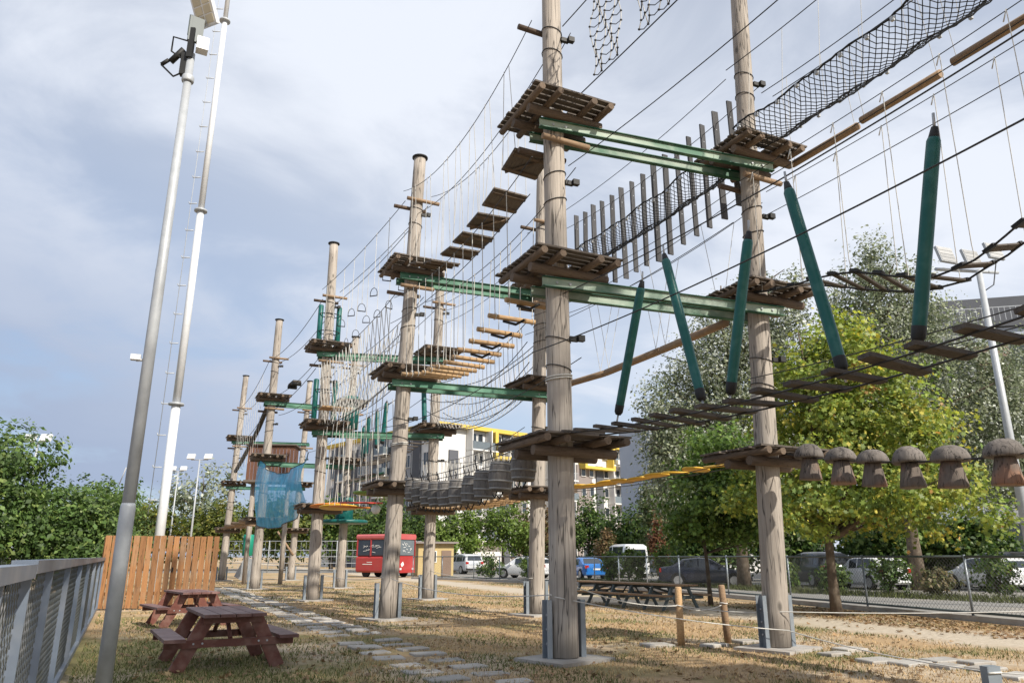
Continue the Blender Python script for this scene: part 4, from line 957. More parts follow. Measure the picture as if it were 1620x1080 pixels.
# -- G to I, H to J: far end
cables(GI, 'cables to the farthest left pole', [(11.2, 11.2, .5, .3), (11.2, 11.2, .5, -.3), (8.4, 8.4, .3, .3)], .014)
r_ = thing('black_slide_tube', 'thick black tube curving down to the farthest left deck', 'tube', GI.at(.05, 9.2)); m = MB(); m.tube([GI.at(t, z) for t, z in ((.03, 9.6), (.08, 9.1), (.18, 8.75), (.3, 8.3), (.5, 7.8), (.75, 7.3), (.95, 6.95))], .13, 8); m.build('tube', M['black'], r_)
r_ = thing('rope_fringe', 'fringe of thin white ropes before the farthest left pole', 'rope', GI.at(.3, 9.0))
for i in range(12):
    t = .15+i*.065; m = MB(); m.tube([GI.at(t, 11.2, 11.2, .5, .3), GI.at(t, 6.6, off=.2)], .009, 4, cap=False); m.split('rope', M['rope'], r_)
for i in range(6):
    a, b_ = GI.at(.15+i*.12, 3.2+.15*(i % 2), off=-.5), GI.at(.22+i*.12, 3.3-.1*(i % 2), off=.6); r_ = thing('crossed_log', '%s crossed log on the far left low span' % ORD[i], 'log', (a+b_)/2, 0, 'crossed logs on the far low span'); m = MB(); m.tube([a, b_], .09, 8); m.build('log', M['log_any'], r_)
cables(HJ, 'cables behind the brown hut', [(11, 11, .5, .2), (8.4, 8.4, .4, -.2)], .014)
HC, HA = (-15.4, 43.5), PANG
hr = thing('wooden_hut', 'reddish brown board hut on stilts behind the fourth left pole', 'hut', (HC[0], HC[1], 0), HA-.35)
for i in range(13):
    m = MB(); m.box((.1+i*.2, 0, 6.75), (.185, .03, 2.0)); m.build('board', M['hut'], hr, False)
for i in range(7):
    m = MB(); m.box((2.62, .1+i*.2, 6.75), (.03, .185, 2.0)); m.build('board', M['hut'], hr, False)
m = MB(); m.box((1.3, .7, 7.8), (2.9, 1.7, .08)); m.build('roof', M['deck'], hr, False)
m = MB(); m.box((1.3, .7, 5.7), (2.8, 1.6, .12)); m.build('floor', M['deck'], hr, False)
for x in (.3, 2.3): m = MB(); m.tube([(x, .7, 0), (x, .7, 5.6)], .13, 8); m.build('stilt', M['pole'], hr, False)
r_ = thing('green_bin', 'green drum hanging low beside the far left poles', 'drum', (-17.1, 50.0, 1.55)); m = MB(); m.lathe([(.30, 0), (.34, .03), (.34, 1.3), (.30, 1.33)], 16); m.build('drum', M['plasticgreen'], r_, False)
m = MB(); m.tube([(0, 0, 1.3), (0, 0, 2.0)], .02, 5); m.build('chain', M['cable'], r_, False)
r_ = thing('grey_ramp', 'leaning grey board ramp under the green drum', 'ramp', (-17.4, 51.2, 0)); m = MB(); m.box((0, 0, .62), (1.3, .06, 1.5), M=Matrix.Rotation(R(-12), 3, 'Z') @ Matrix.Rotation(R(28), 3, 'Y')); m.build('board', M['galv'], r_, False)
m = MB(); m.tube([(.35, .1, 0), (.35, .1, 1.1)], .04, 6); m.build('prop', M['peg'], r_, False)
# diagonal brace and a small deck beside pole J
r_ = thing('timber_brace', 'diagonal timber brace under the far right low deck', 'brace', PP('J', 2.0)); m = MB(); m.tube([PP('J', 1.6)+V(.1, -.2, 0), PP('J', 3.1)+V(-1.1, -.2, 0)], .07, 8); m.build('timber', M['log_any'], r_)

# ------------------------------------------------------------------ picnic tables
def picnic(loc, rz, label, Lt=1.9, tw=.84, h=.74, hs=.42, spread=.68, top='tabletop', leg='tablewood', frames=None, group='red-brown picnic tables', lw=.185):
    """long axis = local y"""
    r_ = thing('picnic_table', label, 'picnic table', loc, rz, group)
    nb_ = 4; pw_ = tw/nb_
    for i in range(nb_):
        m = MB(); m.box((-tw/2+pw_*(i+.5), 0, h-.02), (pw_-.012, Lt+random.uniform(-.02, .02), .042)); m.build('top_board', M[top], r_, False)
    for e in (-1, 1):
        m = MB(); m.box((e*(spread+.07), 0, hs), (.27, Lt, .045)); m.build('seat_board', M[top], r_, False)
    for f in (frames or (-Lt/2+.28, Lt/2-.28)):
        for e in (-1, 1):
            a, b_ = V(e*(tw/2-.10), f, h-.05), V(e*spread, f, 0); d = b_-a; an = math.atan2(d.x, -d.z)
            m = MB(); m.box((a+b_)/2, (lw, .05, d.length), M=Matrix.Rotation(-an, 3, 'Y')); o = m.build('leg', M[leg], r_, False)
            o.data.transform(Matrix.Identity(4))
        s_ = -1 if f < 0 else 1
        m = MB(); m.box((0, f+s_*.047, hs-.065), (2*spread+.36, .042, .10)); m.build('seat_bearer', M[leg], r_, False)
        m = MB(); m.box((0, f+s_*.047, h-.085), (tw-.06, .042, .085)); m.build('top_bearer', M[leg], r_, False)
        m = MB()
        for x in (-spread*.72, -spread*.55, spread*.72, spread*.55): m.tube([(x, f+s_*.066, hs-.06), (x, f+s_*.076, hs-.06)], .014, 6)
        m.split('bolt', M['galv'], r_, False)
        m = MB(); m.tube([(0, f, hs-.02), (0, f*.35, h-.05)], .032, 4); m.build('brace', M[leg], r_, False)
    return r_
TA = rz_of(V(.87, .5))
picnic((-4.28, 11.75, 0), TA, 'near red-brown picnic table standing on the shaded lawn')
picnic((-7.45, 18.2, 0), TA+.12, 'far red-brown picnic table in front of the orange timber screen', 1.8, .8)
lt0 = V(3.85, 24.6)
picnic((3.75, 24.7, 0), rz_of(V(2.6, -3.9))-math.pi/2, 'long slatted picnic table with dark legs in front of the parked cars', 4.9, .8, .72, .42, .72, 'log_x', 'fencedark', (-2.1, -1.3, -.4, .4, 1.3, 2.1), 'long picnic table', .085)

# ------------------------------------------------------------------ rope barrier
ps = []
for (px, py, h, tilt, lb_) in ((1078, 1020, .98, 0, 'short pale barrier post left of the tilted one'), (1152, 1016, 1.0, -.05, 'tilted brown barrier post beside the right front pole')):
    q = gd(px, py); r_ = thing('barrier_post', lb_, 'post', (q.x, q.y, 0), 0, 'rope barrier posts'); r_.rotation_euler = (0, tilt, 0)
    m = MB(); m.lathe([(.066, 0), (.064, .5), (.06, h-.02), (.045, h)], 14); m.build('shaft', M['log' if tilt == 0 else 'log_x'], r_, False)
    m = MB(); m.tube([(.069*math.cos(a), .069*math.sin(a), h-.32+.01*math.sin(a*2)) for a in np.linspace(0, 2*math.pi, 13)], .010, 5, cap=False); m.build('rope_wrap', M['rope'], r_, False); ps.append(V(q.x, q.y, h-.32))
q = gd(1572, 1092); r_ = thing('barrier_stump', 'short grey stump at the lower right carrying the rope', 'post', (q.x, q.y, 0), .3); m = MB(); m.box((0, 0, .12), (.20, .10, .30)); m.build('stump', M['galv_blue'], r_, False)
m = MB(); m.tube([(-.10, -.06, .2), (.10, -.06, .2)], .012, 5); m.build('rope_turn', M['rope'], r_, False); stump = V(q.x, q.y, .2)
def rope(name, label, pts, sag, r=.0085, mm='rope'):
    m = MB(); P = []
    for a, b_ in zip(pts[:-1], pts[1:]): P += [a+(b_-a)*(i/12)-V(0, 0, sag*4*(i/12)*(1-i/12)) for i in range(12)]
    P.append(pts[-1]); m.tube(P, r, 5); o = m.build(name, M[mm]); tag(o, label, 'rope', 'barrier ropes')
def pa(k, z, dx=0., dy=-.26): b = PB[k]; return V(b[0]+dx, b[1]+dy, z)
rope('barrier_rope', 'lower rope running from the nearest pole to the stump', [pa('A', .92, -.15), pa('B', .33, .1), stump, V(9, 8.5, .3)], .06)
rope('barrier_rope', 'upper rope from behind the nearest pole over the two posts', [pa('A', 1.05, .2, .25), ps[0], ps[1]], .10)
rope('barrier_rope', 'rope from the pale post past the right front pole', [ps[0], pa('B', .62, .1), V(9.5, 12.2, .75)], .05)
rope('barrier_rope', 'rope from the nearest pole to the second left pole', [pa('A', .95, -.2), pa('C', .98, .1)], .16)
rope('barrier_rope', 'rope from the second to the third left pole', [pa('C', 1.0, -.1), pa('E', 1.0, .1)], .14)
rope('barrier_rope', 'rope linking the second right pole with the nearest pole', [pa('D', .95, -.1), pa('F', 1.0, .1)], .14)

# ------------------------------------------------------------------ lamp posts and masts
r_ = thing('lamp_post', 'galvanised lamp post with floodlight head beside the grey fence', 'lamp post', (-4.72, 9.35, 0))
m = MB(); m.lathe([(.090, 0), (.088, 2.08), (.085, 2.1), (.078, 2.13)], 20); m.build('lower_tube', M['galv'], r_, False)
m = MB(); m.lathe([(.076, 2.0), (.070, 5.2), (.066, 5.24), (.054, 8.6)], 20); m.build('upper_tube', M['galv'], r_, False)
m = MB(); m.lathe([(.078, 8.12), (.085, 8.14), (.085, 8.2), (.078, 8.22)], 16); m.build('collar', M['galv'], r_, False)
m = MB(); m.box((-.09, 0, 8.42), (.08, .10, .36), .2); m.box((.0, -.05, 8.75), (.08, .07, .5), .1); m.build('control_box', M['black'], r_, False)
m = MB(); m.box((.03, -.02, 9.0), (.20, .05, .42), M=Matrix.Rotation(R(35), 3, 'Z')); m.box((-.06, .0, 9.05), (.05, .18, .34), .3); m.build('bracket', M['fencedark'], r_, False)
hm = Matrix.Rotation(R(-25), 3, 'Z') @ Matrix.Rotation(R(28), 3, 'X')
m = MB(); m.box((.10, .02, 9.38), (.38, .07, .46), M=hm); fl_ = m.build('floodlight', M['white_paint'], r_, False)
m = MB()
for i in range(2):
    for j in range(3): m.box(V(.10, .02, 9.38)+hm @ V(-.085+.17*i, -.037, -.14+.14*j), (.14, .012, .115), M=hm)
m.split('lamp_panel', M['lampglass'], fl_, False)
m = MB(); m.box((-.16, -.02, 3.98), (.12, .10, .07), .4); m.tube([(-.06, 0, 3.95), (-.16, 0, 3.95)], .02, 6); m.build('security_camera', M['white_paint'], r_, False)
m = MB(); m.box((.16, -.03, 8.72), (.16, .16, .20), .5); m.build('small_floodlight', M['white_paint'], r_, False)
m = MB(); m.tube([(-.07, 0, 8.3), (-.22, 0, 8.22), (-.42, 0, 8.42)], .014, 6); m.tube([(-.05, -.03, 8.8), (-.3, 0, 8.9), (-.3, 0, 8.65), (-.1, 0, 8.5)], .014, 6); m.tube([(-.42, 0, 8.42), (-.32, 0, 8.50)], .03, 6); m.tube([(-.12, 0, 8.68), (-.3, .02, 8.48)], .045, 8); m.build('cable_loop', M['black'], r_, False)
m = MB(); m.tube([(-.13, -.04, 2.35), (-.02, -.14, 2.55)], .006, 4); m.build('cable_tie', M['white'], r_, False)
q = at(252, 850, 28)
r_ = thing('white_mast', 'tall white flanged mast with step pegs behind the timber screen', 'mast', (q.x, 28, 0))
zs = [0, 7.1, 15.2, 24.5, 33]
for i in range(4):
    ra, rb = .175-.025*i, .175-.025*(i+1); m = MB(); m.lathe([(ra, zs[i]), (rb+.012, zs[i+1])], 18); m.build('mast_section', M['white_paint'], r_, False)
    if i < 3: m = MB(); m.lathe([(rb+.02, zs[i+1]-.06), (rb+.13, zs[i+1]-.05), (rb+.13, zs[i+1]+.03), (rb+.02, zs[i+1]+.05)], 16); m.build('flange', M['galv'], r_, False)
m = MB()
for k in range(24): z = 3.5+k*1.2; ra = .24-.0045*z; m.tube([(-ra, -.05, z), (-ra-.32, -.05, z), (-ra-.34, -.05, z+.08)], .024, 5)
m.tube([(-.5, -.05, 3.0), (-.42, -.05, 16), (-.34, -.05, 33)], .014, 4); m.build('step_peg', M['galv'], r_, False)
def twin_lamp(px, ytop, Y, label, hgt=None, arm=.8):
    q = at(px, ytop, Y); r_ = thing('lamp_post', label, 'lamp post', (q.x, Y, 0)); h = q.z
    m = MB(); m.lathe([(.11, 0), (.06, h)], 10); m.build('mast', M['galv'], r_, False)
    m = MB(); m.tube([(-arm, 0, h), (arm, 0, h)], .04, 6); m.build('cross_arm', M['galv'], r_, False)
    for e in (-1, 1): m = MB(); m.box((e*arm, -.05, h+.3), (.7, .18, .5), M=Matrix.Rotation(R(-25), 3, 'X')); m.build('floodlight', M['white_paint'], r_, False)
twin_lamp(316, 727, 70, 'slim twin-headed lamp post far behind the timber screen')
twin_lamp(282, 745, 85, 'slimmer distant lamp post next to the white mast', arm=.6)
twin_lamp(60, 700, 48, 'lamp head showing above the left tree', arm=.5)
# big floodlight post at the right
q0 = at(1625, 840, 24); r_ = thing('floodlight_post', 'pale grey floodlight post before the poplars at the right edge', 'lamp post', (q0.x, 24, 0)); h = 11.0
m = MB(); m.lathe([(.155, 0), (.095, h)], 16); m.build('mast', M['galv'], r_, False)
m = MB(); m.tube([(-1.6, -.2, h-.05), (1.0, .5, h+.1)], .06, 8); m.build('cross_arm', M['galv'], r_, False)
for x, z in ((-1.2, .45), (-.2, .42), (.75, .75)):
    hm2 = Matrix.Rotation(R(20), 3, 'Z') @ Matrix.Rotation(R(-14), 3, 'X')
    m = MB(); m.box((x, .2*x, h+z), (.72, .10, .62), M=hm2); fl_ = m.build('floodlight', M['galv'], r_, False)
    m = MB()
    for i in range(4): m.box(V(x, .2*x, h+z)+hm2 @ V(0, -.055, -.22+.147*i), (.66, .014, .12), M=hm2)
    m.split('lamp_panel', M['lampgrey'], fl_, False)
m = MB(); m.tube([(.75, .15, h+.3), (.5, .1, h-.5), (.1, 0, h-.75)], .02, 5); m.build('loose_cable', M['black'], r_, False)

# ------------------------------------------------------------------ vehicles
def car(loc, rz, paint_, label, kind='hatch', group='cars parked behind the fence'):
    r_ = thing('parked_car', label, 'car' if kind != 'van' else 'van', (loc[0], loc[1], .005), rz, group)
    P = {'hatch': (4.1, 1.75, [(-2.05, .42, .62, .70, .64), (-1.98, .28, .98, .82, 1.0), (-1.75, .24, .98, .86, 1.32), (-1.35, .24, .97, .87, 1.47), (-.3, .22, .95, .87, 1.50), (.35, .22, .93, .87, 1.43), (1.05, .23, .92, .86, .95), (1.7, .25, .80, .83, .82), (2.0, .32, .68, .74, .69), (2.06, .42, .58, .62, .59)]),
         'suv': (4.7, 1.88, [(-2.35, .45, .75, .76, .77), (-2.27, .32, 1.08, .88, 1.12), (-2.1, .28, 1.08, .93, 1.58), (-1.6, .27, 1.06, .94, 1.72), (-.2, .26, 1.04, .94, 1.74), (.45, .26, 1.02, .94, 1.66), (1.15, .27, 1.02, .93, 1.06), (1.95, .30, .92, .90, .94), (2.28, .36, .78, .82, .79), (2.35, .46, .66, .7, .67)]),
         'sedan': (4.6, 1.80, [(-2.3, .42, .72, .70, .74), (-2.2, .28, .95, .82, .98), (-1.7, .25, .98, .87, 1.02), (-1.05, .24, .95, .89, 1.38), (-.3, .22, .92, .89, 1.45), (.3, .22, .90, .89, 1.40), (1.1, .23, .90, .88, .93), (1.8, .26, .78, .85, .80), (2.2, .32, .66, .76, .67), (2.3, .42, .56, .62, .57)]),
         'van': (5.4, 2.0, [(-2.7, .45, 1.15, .95, 2.1), (-2.62, .35, 1.15, .99, 2.32), (-2.3, .32, 1.14, 1.0, 2.38), (0.4, .30, 1.12, 1.0, 2.40), (1.2, .30, 1.12, 1.0, 2.34), (1.7, .30, 1.10, .99, 1.75), (2.1, .32, 1.06, .97, 1.14), (2.5, .34, .95, .92, .97), (2.68, .45, .7, .8, .72)])}[kind]
    Ln, W, S = P; vs = []; np_ = 12
    for (x, zl_, zb, hw, zt) in S:
        tz = max(zt, zb+.01); green = tz > zb+.1; hr_ = hw*.80 if green else hw*.93; mid = (tz-zb)*.9
        ring = [(hw*.90, zl_), (hw*.99, zl_+.14), (hw, zb-.16), (hw*.965, zb), (hr_+(.02 if green else 0), zb+mid), (hr_*.80, tz)]
        vs += [(x, y, z) for y, z in ring] + [(x, -y, z) for y, z in reversed(ring)]
    k = len(S); m = MB(); m.add(vs, [(i*np_+j, i*np_+(j+1) % np_, (i+1)*np_+(j+1) % np_, (i+1)*np_+j) for i in range(k-1) for j in range(np_)], True)
    m.f.append(tuple(range(np_))); m.f.append(tuple(reversed([(k-1)*np_+j for j in range(np_)]))); m.sm += [False, False]
    body = m.build('body', M[paint_], r_, False)
    # glazing panels laid just outside the cabin
    def P3(i, j, out): p = Vector(vs[i*np_+j]); q = Vector(vs[i*np_+j]); return p
    gi = [i for i, s_ in enumerate(S) if s_[4] > s_[2]+.1]
    for sgn in (1, -1):
        for a in range(gi[0], gi[-1]):
            if kind == 'van' and a < gi[0]+2: continue
            j0, j1 = (3, 4) if sgn > 0 else (8, 7)
            A_, B_, C_, D_ = (Vector(vs[i*np_+j]) for i, j in ((a, j0), (a+1, j0), (a+1, j1), (a, j1)))
            c = (A_+B_+C_+D_)/4; q = [c+(p-c)*.90+V(0, sgn*.012, .0) for p in (A_, B_, C_, D_)]
            m = MB(); m.add(q, [(0, 1, 2, 3)] if sgn > 0 else [(3, 2, 1, 0)]); m.build('side_window', M['glass'], r_, False)
    for (a, nm) in ((gi[-1], 'windscreen'), (gi[0]-1 if kind != 'van' else gi[0], 'rear_window')):
        if a+1 >= k: continue
        if nm == 'windscreen': A_, B_ = S[a], S[a+1]
        else: A_, B_ = S[a+1], S[a]
        if kind == 'van' and nm == 'rear_window': q = [V(S[0][0]-.012, -.75, 1.3), V(S[0][0]-.012, .75, 1.3), V(S[0][0]-.012, .68, 2.0), V(S[0][0]-.012, -.68, 2.0)]
        else:
            sg = 1 if nm == 'windscreen' else -1
            t_, l_ = V(A_[0], 0, A_[4]), V(B_[0], 0, max(B_[4], B_[2])); off = V(sg*.02, 0, .025)
            wt, wl = A_[3]*.62, B_[3]*.80
            q = [l_+(t_-l_)*.06+off+V(0, -wl, 0), l_+(t_-l_)*.06+off+V(0, wl, 0), l_+(t_-l_)*.92+off+V(0, wt, 0), l_+(t_-l_)*.92+off+V(0, -wt, 0)]
        m = MB(); m.add(q, [(0, 1, 2, 3), (3, 2, 1, 0)][:1]); m.build(nm, M['glass'], r_, False)
    rw = .33 if kind in ('hatch', 'sedan') else .37
    for x in (-Ln*.295, Ln*.31):
        for e in (-1, 1):
            wy = e*(W/2-.10); m = MB(); m.tube([(x, wy-.11, rw), (x, wy+.11, rw)], rw, 20, smooth=True); o = m.build('wheel', M['tyre'], r_, False)
            m = MB(); m.tube([(x, wy+e*.10, rw), (x, wy+e*.118, rw)], rw*.68, 14); m.build('rim', M['rim'], o, False)
            m = MB(); m.tube([(x, wy+e*.03, rw+.02), (x, wy+e*.095, rw+.02)], rw*1.12, 20); m.build('wheel_arch', M['black'], body, False)
    zb = S[1][2]
    for e in (-1, 1):
        m = MB(); m.box((-Ln/2+.07, e*W*.385, zb-.12), (.10, .26, .20)); m.build('taillight', M['taillight'], r_, False)
        m = MB(); m.box((Ln/2-.17, e*W*.36, .70 if kind in ('hatch', 'sedan') else .84), (.22, .32, .13)); m.build('headlight', M['headlight'], r_, False)
        m = MB(); m.box((Ln*.16, e*(W/2+.07), 1.0), (.12, .18, .12)); m.build('wing_mirror', M[paint_], r_, False)
    m = MB(); m.box((-Ln/2-.01, 0, .68 if kind != 'van' else .62), (.02, .50, .11)); m.build('number_plate', M['plate'], r_, False)
    m = MB(); m.box((-Ln/2+.02, 0, .42), (.10, W*.86, .16)); m.box((Ln/2-.03, 0, .40), (.10, W*.82, .18)); m.build('bumper', M['black' if kind == 'suv' else paint_], r_, False)
    return r_
car((-4.4, 71.0), R(118), 'car_silver', 'silver people carrier with its rear to the viewer beside the kiosk', 'suv')
car((.9, 57.0), R(150), 'car_white', 'white hatchback between the two middle poles', 'hatch')
car((5.2, 55.0), R(104), 'car_blue', 'bright blue low car right of the nearest pole', 'sedan')
car((8.6, 59.0), R(100), 'car_white', 'white van with high roof behind the fence', 'van')
car((10.0, 40.5), R(-12), 'car_navy', 'dark navy saloon behind the long picnic table', 'sedan')
car((12.2, 53.0), R(100), 'car_silver', 'silver hatchback half hidden left of the navy saloon', 'hatch')
car((16.0, 41.0), R(95), 'car_black', 'dark estate just right of the leaning pole', 'suv')
car((17.4, 38.0), R(100), 'car_white', 'white hatchback behind the yellowing tree trunk', 'hatch')
car((24.2, 38.5), R(95), 'car_black', 'black car near the right edge of the picture', 'suv')
car((22.0, 36.0), R(98), 'car_white', 'white car with red tail lamps at the far right', 'hatch')
car((26.6, 37.5), R(95), 'car_silver', 'silver car cut by the right edge', 'suv')
car((-22.5, 33.0), R(116), 'car_white', 'white car on the road behind the left trees', 'suv', 'cars on the left road')
# red tourist wagon
wq = at(610, 880, 59.5); r_ = thing('red_wagon', 'closed red wagon with large glazed ends behind the poles', 'wagon', (wq.x, 59.5, 0), R(-28))
def rbox(mb, x0, x1, y0, y1, z0, z1, c=.15):
    poly = [(y0+c, z0), (y1-c, z0), (y1, z0+c), (y1, z1-c), (y1-c, z1), (y0+c, z1), (y0, z1-c), (y0, z0+c)]
    mb.prism(poly, (x0, 0, 0), (0, 1, 0), (0, 0, 1), (1, 0, 0), x1-x0)
m = MB(); rbox(m, -2.0, 2.0, -1.05, 1.05, .35, 1.55); m.build('body', M['bus_red'], r_, False)
m = MB(); rbox(m, -2.05, 2.05, -1.08, 1.08, 2.75, 3.15, .12); m.build('roof', M['bus_pink'], r_, False)
m = MB(); rbox(m, -1.93, 1.93, -.99, .99, 1.55, 2.76, .05); m.build('cabin_glass', M['glass'], r_, False)
for x in (-1.97, -.66, .66, 1.97):
    for e in (-1, 1): m = MB(); m.box((x, e*1.01, 2.15), (.10, .06, 1.22)); m.build('window_post', M['bus_red'], r_, False)
m = MB(); m.box((2.0, 0, 2.15), (.03, 1.75, 1.1)); m.build('end_window', M['railglass'], r_, False)
m = MB()
for i in range(14): y_, z_ = random.uniform(-.7, .5), random.uniform(1.8, 2.5); m.box((2.02, y_+.1, z_), (.006, random.uniform(.08, .35), .03), M=Matrix.Rotation(random.uniform(-.9, .9), 3, 'X'))
for i in range(14): x_ = random.uniform(-1.4, .6); m.box((x_, -1.0, random.uniform(1.75, 2.35)), (random.uniform(.1, .4), .012, .03), M=Matrix.Rotation(random.uniform(-.5, .5), 3, 'Y'))
m.build('scribbled_paint', M['white'], r_, False)
m = MB(); m.box((2.0, -.55, .95), (.02, .32, .26), M=Matrix.Rotation(.6, 3, 'X')); m.box((-.9, -1.06, .95), (.9, .012, .05)); m.box((-.7, -1.06, 1.1), (.5, .012, .04)); m.build('white_marking', M['white'], r_, False)
for e in (-1, 1):
    for x in (-1.2, 1.2): m = MB(); m.tube([(x, e*.75-.1, .34), (x, e*.75+.1, .34)], .34, 14); m.build('wheel', M['tyre'], r_, False)
    m = MB(); m.box((2.02, e*.78, .62), (.03, .22, .14)); m.build('headlight', M['headlight'], r_, False)
m = MB(); m.box((2.06, 0, .42), (.08, 1.9, .16)); m.build('bumper', M['bus_red'], r_, False)

# ------------------------------------------------------------------ foliage
MAPLE = np.array([(0, -.55), (.16, -.18), (.50, -.22), (.34, .06), (.52, .34), (.20, .28), (0, .62), (-.20, .28), (-.52, .34), (-.34, .06), (-.50, -.22), (-.16, -.18)])
DIAM = np.array([(0, -.5), (.32, -.05), (0, .55), (-.32, -.05)])
def leaf_object(name, parent, C, Nn, size, colr, shape, off, mat_='leaf'):
    n = len(C); k = len(shape)
    Nn = Nn/np.linalg.norm(Nn, axis=1, keepdims=True)
    a = RNG.normal(size=(n, 3)); T = a-Nn*(a*Nn).sum(1, keepdims=True); T /= np.linalg.norm(T, axis=1, keepdims=True); B = np.cross(Nn, T)
    P = C[:, None, :]+size[:, None, None]*(shape[None, :, 0, None]*T[:, None, :]+shape[None, :, 1, None]*B[:, None, :])
    P += (size[:, None]*.22*(np.abs(shape[None, :, 0])-.2))[:, :, None]*Nn[:, None, :]
    P = (P-np.array(off)).reshape(-1, 3).astype(np.float32)
    me = bpy.data.meshes.new(name); me.vertices.add(n*k); me.vertices.foreach_set('co', P.ravel())
    me.loops.add(n*k); me.loops.foreach_set('vertex_index', np.arange(n*k, dtype=np.int32))
    me.polygons.add(n); me.polygons.foreach_set('loop_start', np.arange(0, n*k, k, dtype=np.int32)); me.polygons.foreach_set('loop_total', np.full(n, k, dtype=np.int32))
    at_ = me.attributes.new('Col', 'FLOAT_COLOR', 'FACE'); at_.data.foreach_set('color', np.concatenate([colr, np.ones((n, 1))], 1).astype(np.float32).ravel())
    me.materials.append(M[mat_]); me.update(calc_edges=True); me.validate()
    return obj(name, me, parent)
def clusters(blobs, ncl, shell=.55):
    blobs = [(np.array(c, float), np.array(r, float)) for c, r in blobs]
    vol = np.array([r.prod()**.8 for _, r in blobs]); idx = RNG.choice(len(blobs), ncl, p=vol/vol.sum())
    d = RNG.normal(size=(ncl, 3)); d /= np.linalg.norm(d, axis=1, keepdims=True); rr = shell+(1-shell)*RNG.random(ncl)**.6; rr = np.where(RNG.random(ncl) < .25, rr*RNG.random(ncl), rr)
    rr = rr*(1+.15*np.sin(d @ np.array([5.1, 3.3, 4.2])+idx)+.12*np.sin(d @ np.array([-7.7, 9.1, 6.4])+2*idx)+.08*np.sin(d @ np.array([13., -11., 15.])))
    ctr = np.array([blobs[i][0] for i in idx]); rad_ = np.array([blobs[i][1] for i in idx])
    return ctr+d*rad_*rr[:, None], d
def foliage(name, parent, blobs, ncl, per, cr_, lsize, pal, off, shape=DIAM, shell=.55, updir=.5, jit=.22, zsq=.7):
    Cc, d = clusters(blobs, ncl, shell); n = ncl*per
    ci = np.repeat(np.arange(ncl), per)
    sz = cr_*(.6+.8*RNG.random(ncl))
    o_ = RNG.normal(size=(n, 3))*.48*sz[ci][:, None]; o_[:, 2] *= zsq
    C = Cc[ci]+o_
    Nn = d[ci]*.8+np.array([0, 0, updir])+RNG.normal(size=(n, 3))*.55
    size = lsize*(.5+1.0*RNG.random(n)**1.4)
    pc = np.array([p[0] for p in pal]); pw_ = np.array([p[1] for p in pal]); pw_ = pw_/pw_.sum()
    base = RNG.choice(len(pal), ncl, p=pw_); leafp = np.where(RNG.random(n) < .55, base[ci], RNG.choice(len(pal), n, p=pw_))
    colr = pc[leafp]*(1+jit*RNG.normal(size=(n, 1)))*(1+.12*RNG.normal(size=ncl))[ci][:, None]
    return leaf_object(name, parent, C, Nn, size, np.clip(colr, .005, .9), shape, off)
def tree(label, base, h_trunk, r_tr, blobs, ncl, per, cr_, lsize, pal, shape=DIAM, name='broadleaf_tree', limbs=14, group=None, shell=.55, top=None, bark='bark', zsq=.7):
    x, y = base; r_ = thing(name, label, 'tree', (x, y, 0), 0, group)
    m = MB(); zt = top or max(c[2]+r[2]*.45 for c, r in blobs)
    tp = [V(x, y, -.05)]; n_ = 8
    for i in range(1, n_+1): tp.append(V(x+random.uniform(-.07, .07)*i*.5, y+random.uniform(-.07, .07)*i*.5, zt*i/n_))
    m.tube(tp, [r_tr*1.25]+[r_tr*(1-.88*i/n_) for i in range(1, n_+1)], 10)
    Lc, _ = clusters(blobs, limbs, .5)
    for q in Lc:
        q = Vector(q); z0 = max(h_trunk, min(zt*.85, q.z-.5*math.hypot(q.x-x, q.y-y)-.2)); f = min(z0/zt, 1)*n_; i = min(int(f), n_-1); st_ = tp[i]+(tp[i+1]-tp[i])*(f-i)
        md = st_+(q-st_)*.5+V(random.uniform(-.2, .2), random.uniform(-.2, .2), .25*abs(q.z-st_.z)*.5); rr = r_tr*.42
        m.tube([st_, md, q], [rr, rr*.6, rr*.15], 6, cap=False)
    m.build('trunk', M[bark], r_)
    foliage('crown', r_, blobs, ncl, per, cr_, lsize, pal, (x, y, 0), shape, shell, zsq=zsq); return r_
G1 = [((.065, .12, .028), 3), ((.10, .165, .035), 3), ((.045, .085, .02), 2), ((.15, .20, .045), 1)]
GY = [((.26, .32, .07), 3.6), ((.36, .38, .08), 2.2), ((.19, .26, .06), 3.4), ((.50, .44, .09), .7), ((.44, .26, .09), .14), ((.13, .195, .05), 1.3)]
GD = [((.06, .11, .028), 3), ((.095, .15, .035), 3), ((.14, .19, .045), 1.2), ((.04, .075, .02), 2)]
GP = [((.25, .28, .18), 3), ((.17, .20, .115), 3), ((.56, .59, .52), 1.9), ((.11, .14, .075), 1.8), ((.31, .33, .20), 1.5)]
GB = [((.12, .18, .035), 3), ((.17, .235, .05), 2), ((.08, .13, .025), 2)]
GBR = [((.20, .13, .065), 3), ((.15, .10, .05), 2), ((.13, .13, .055), 2)]
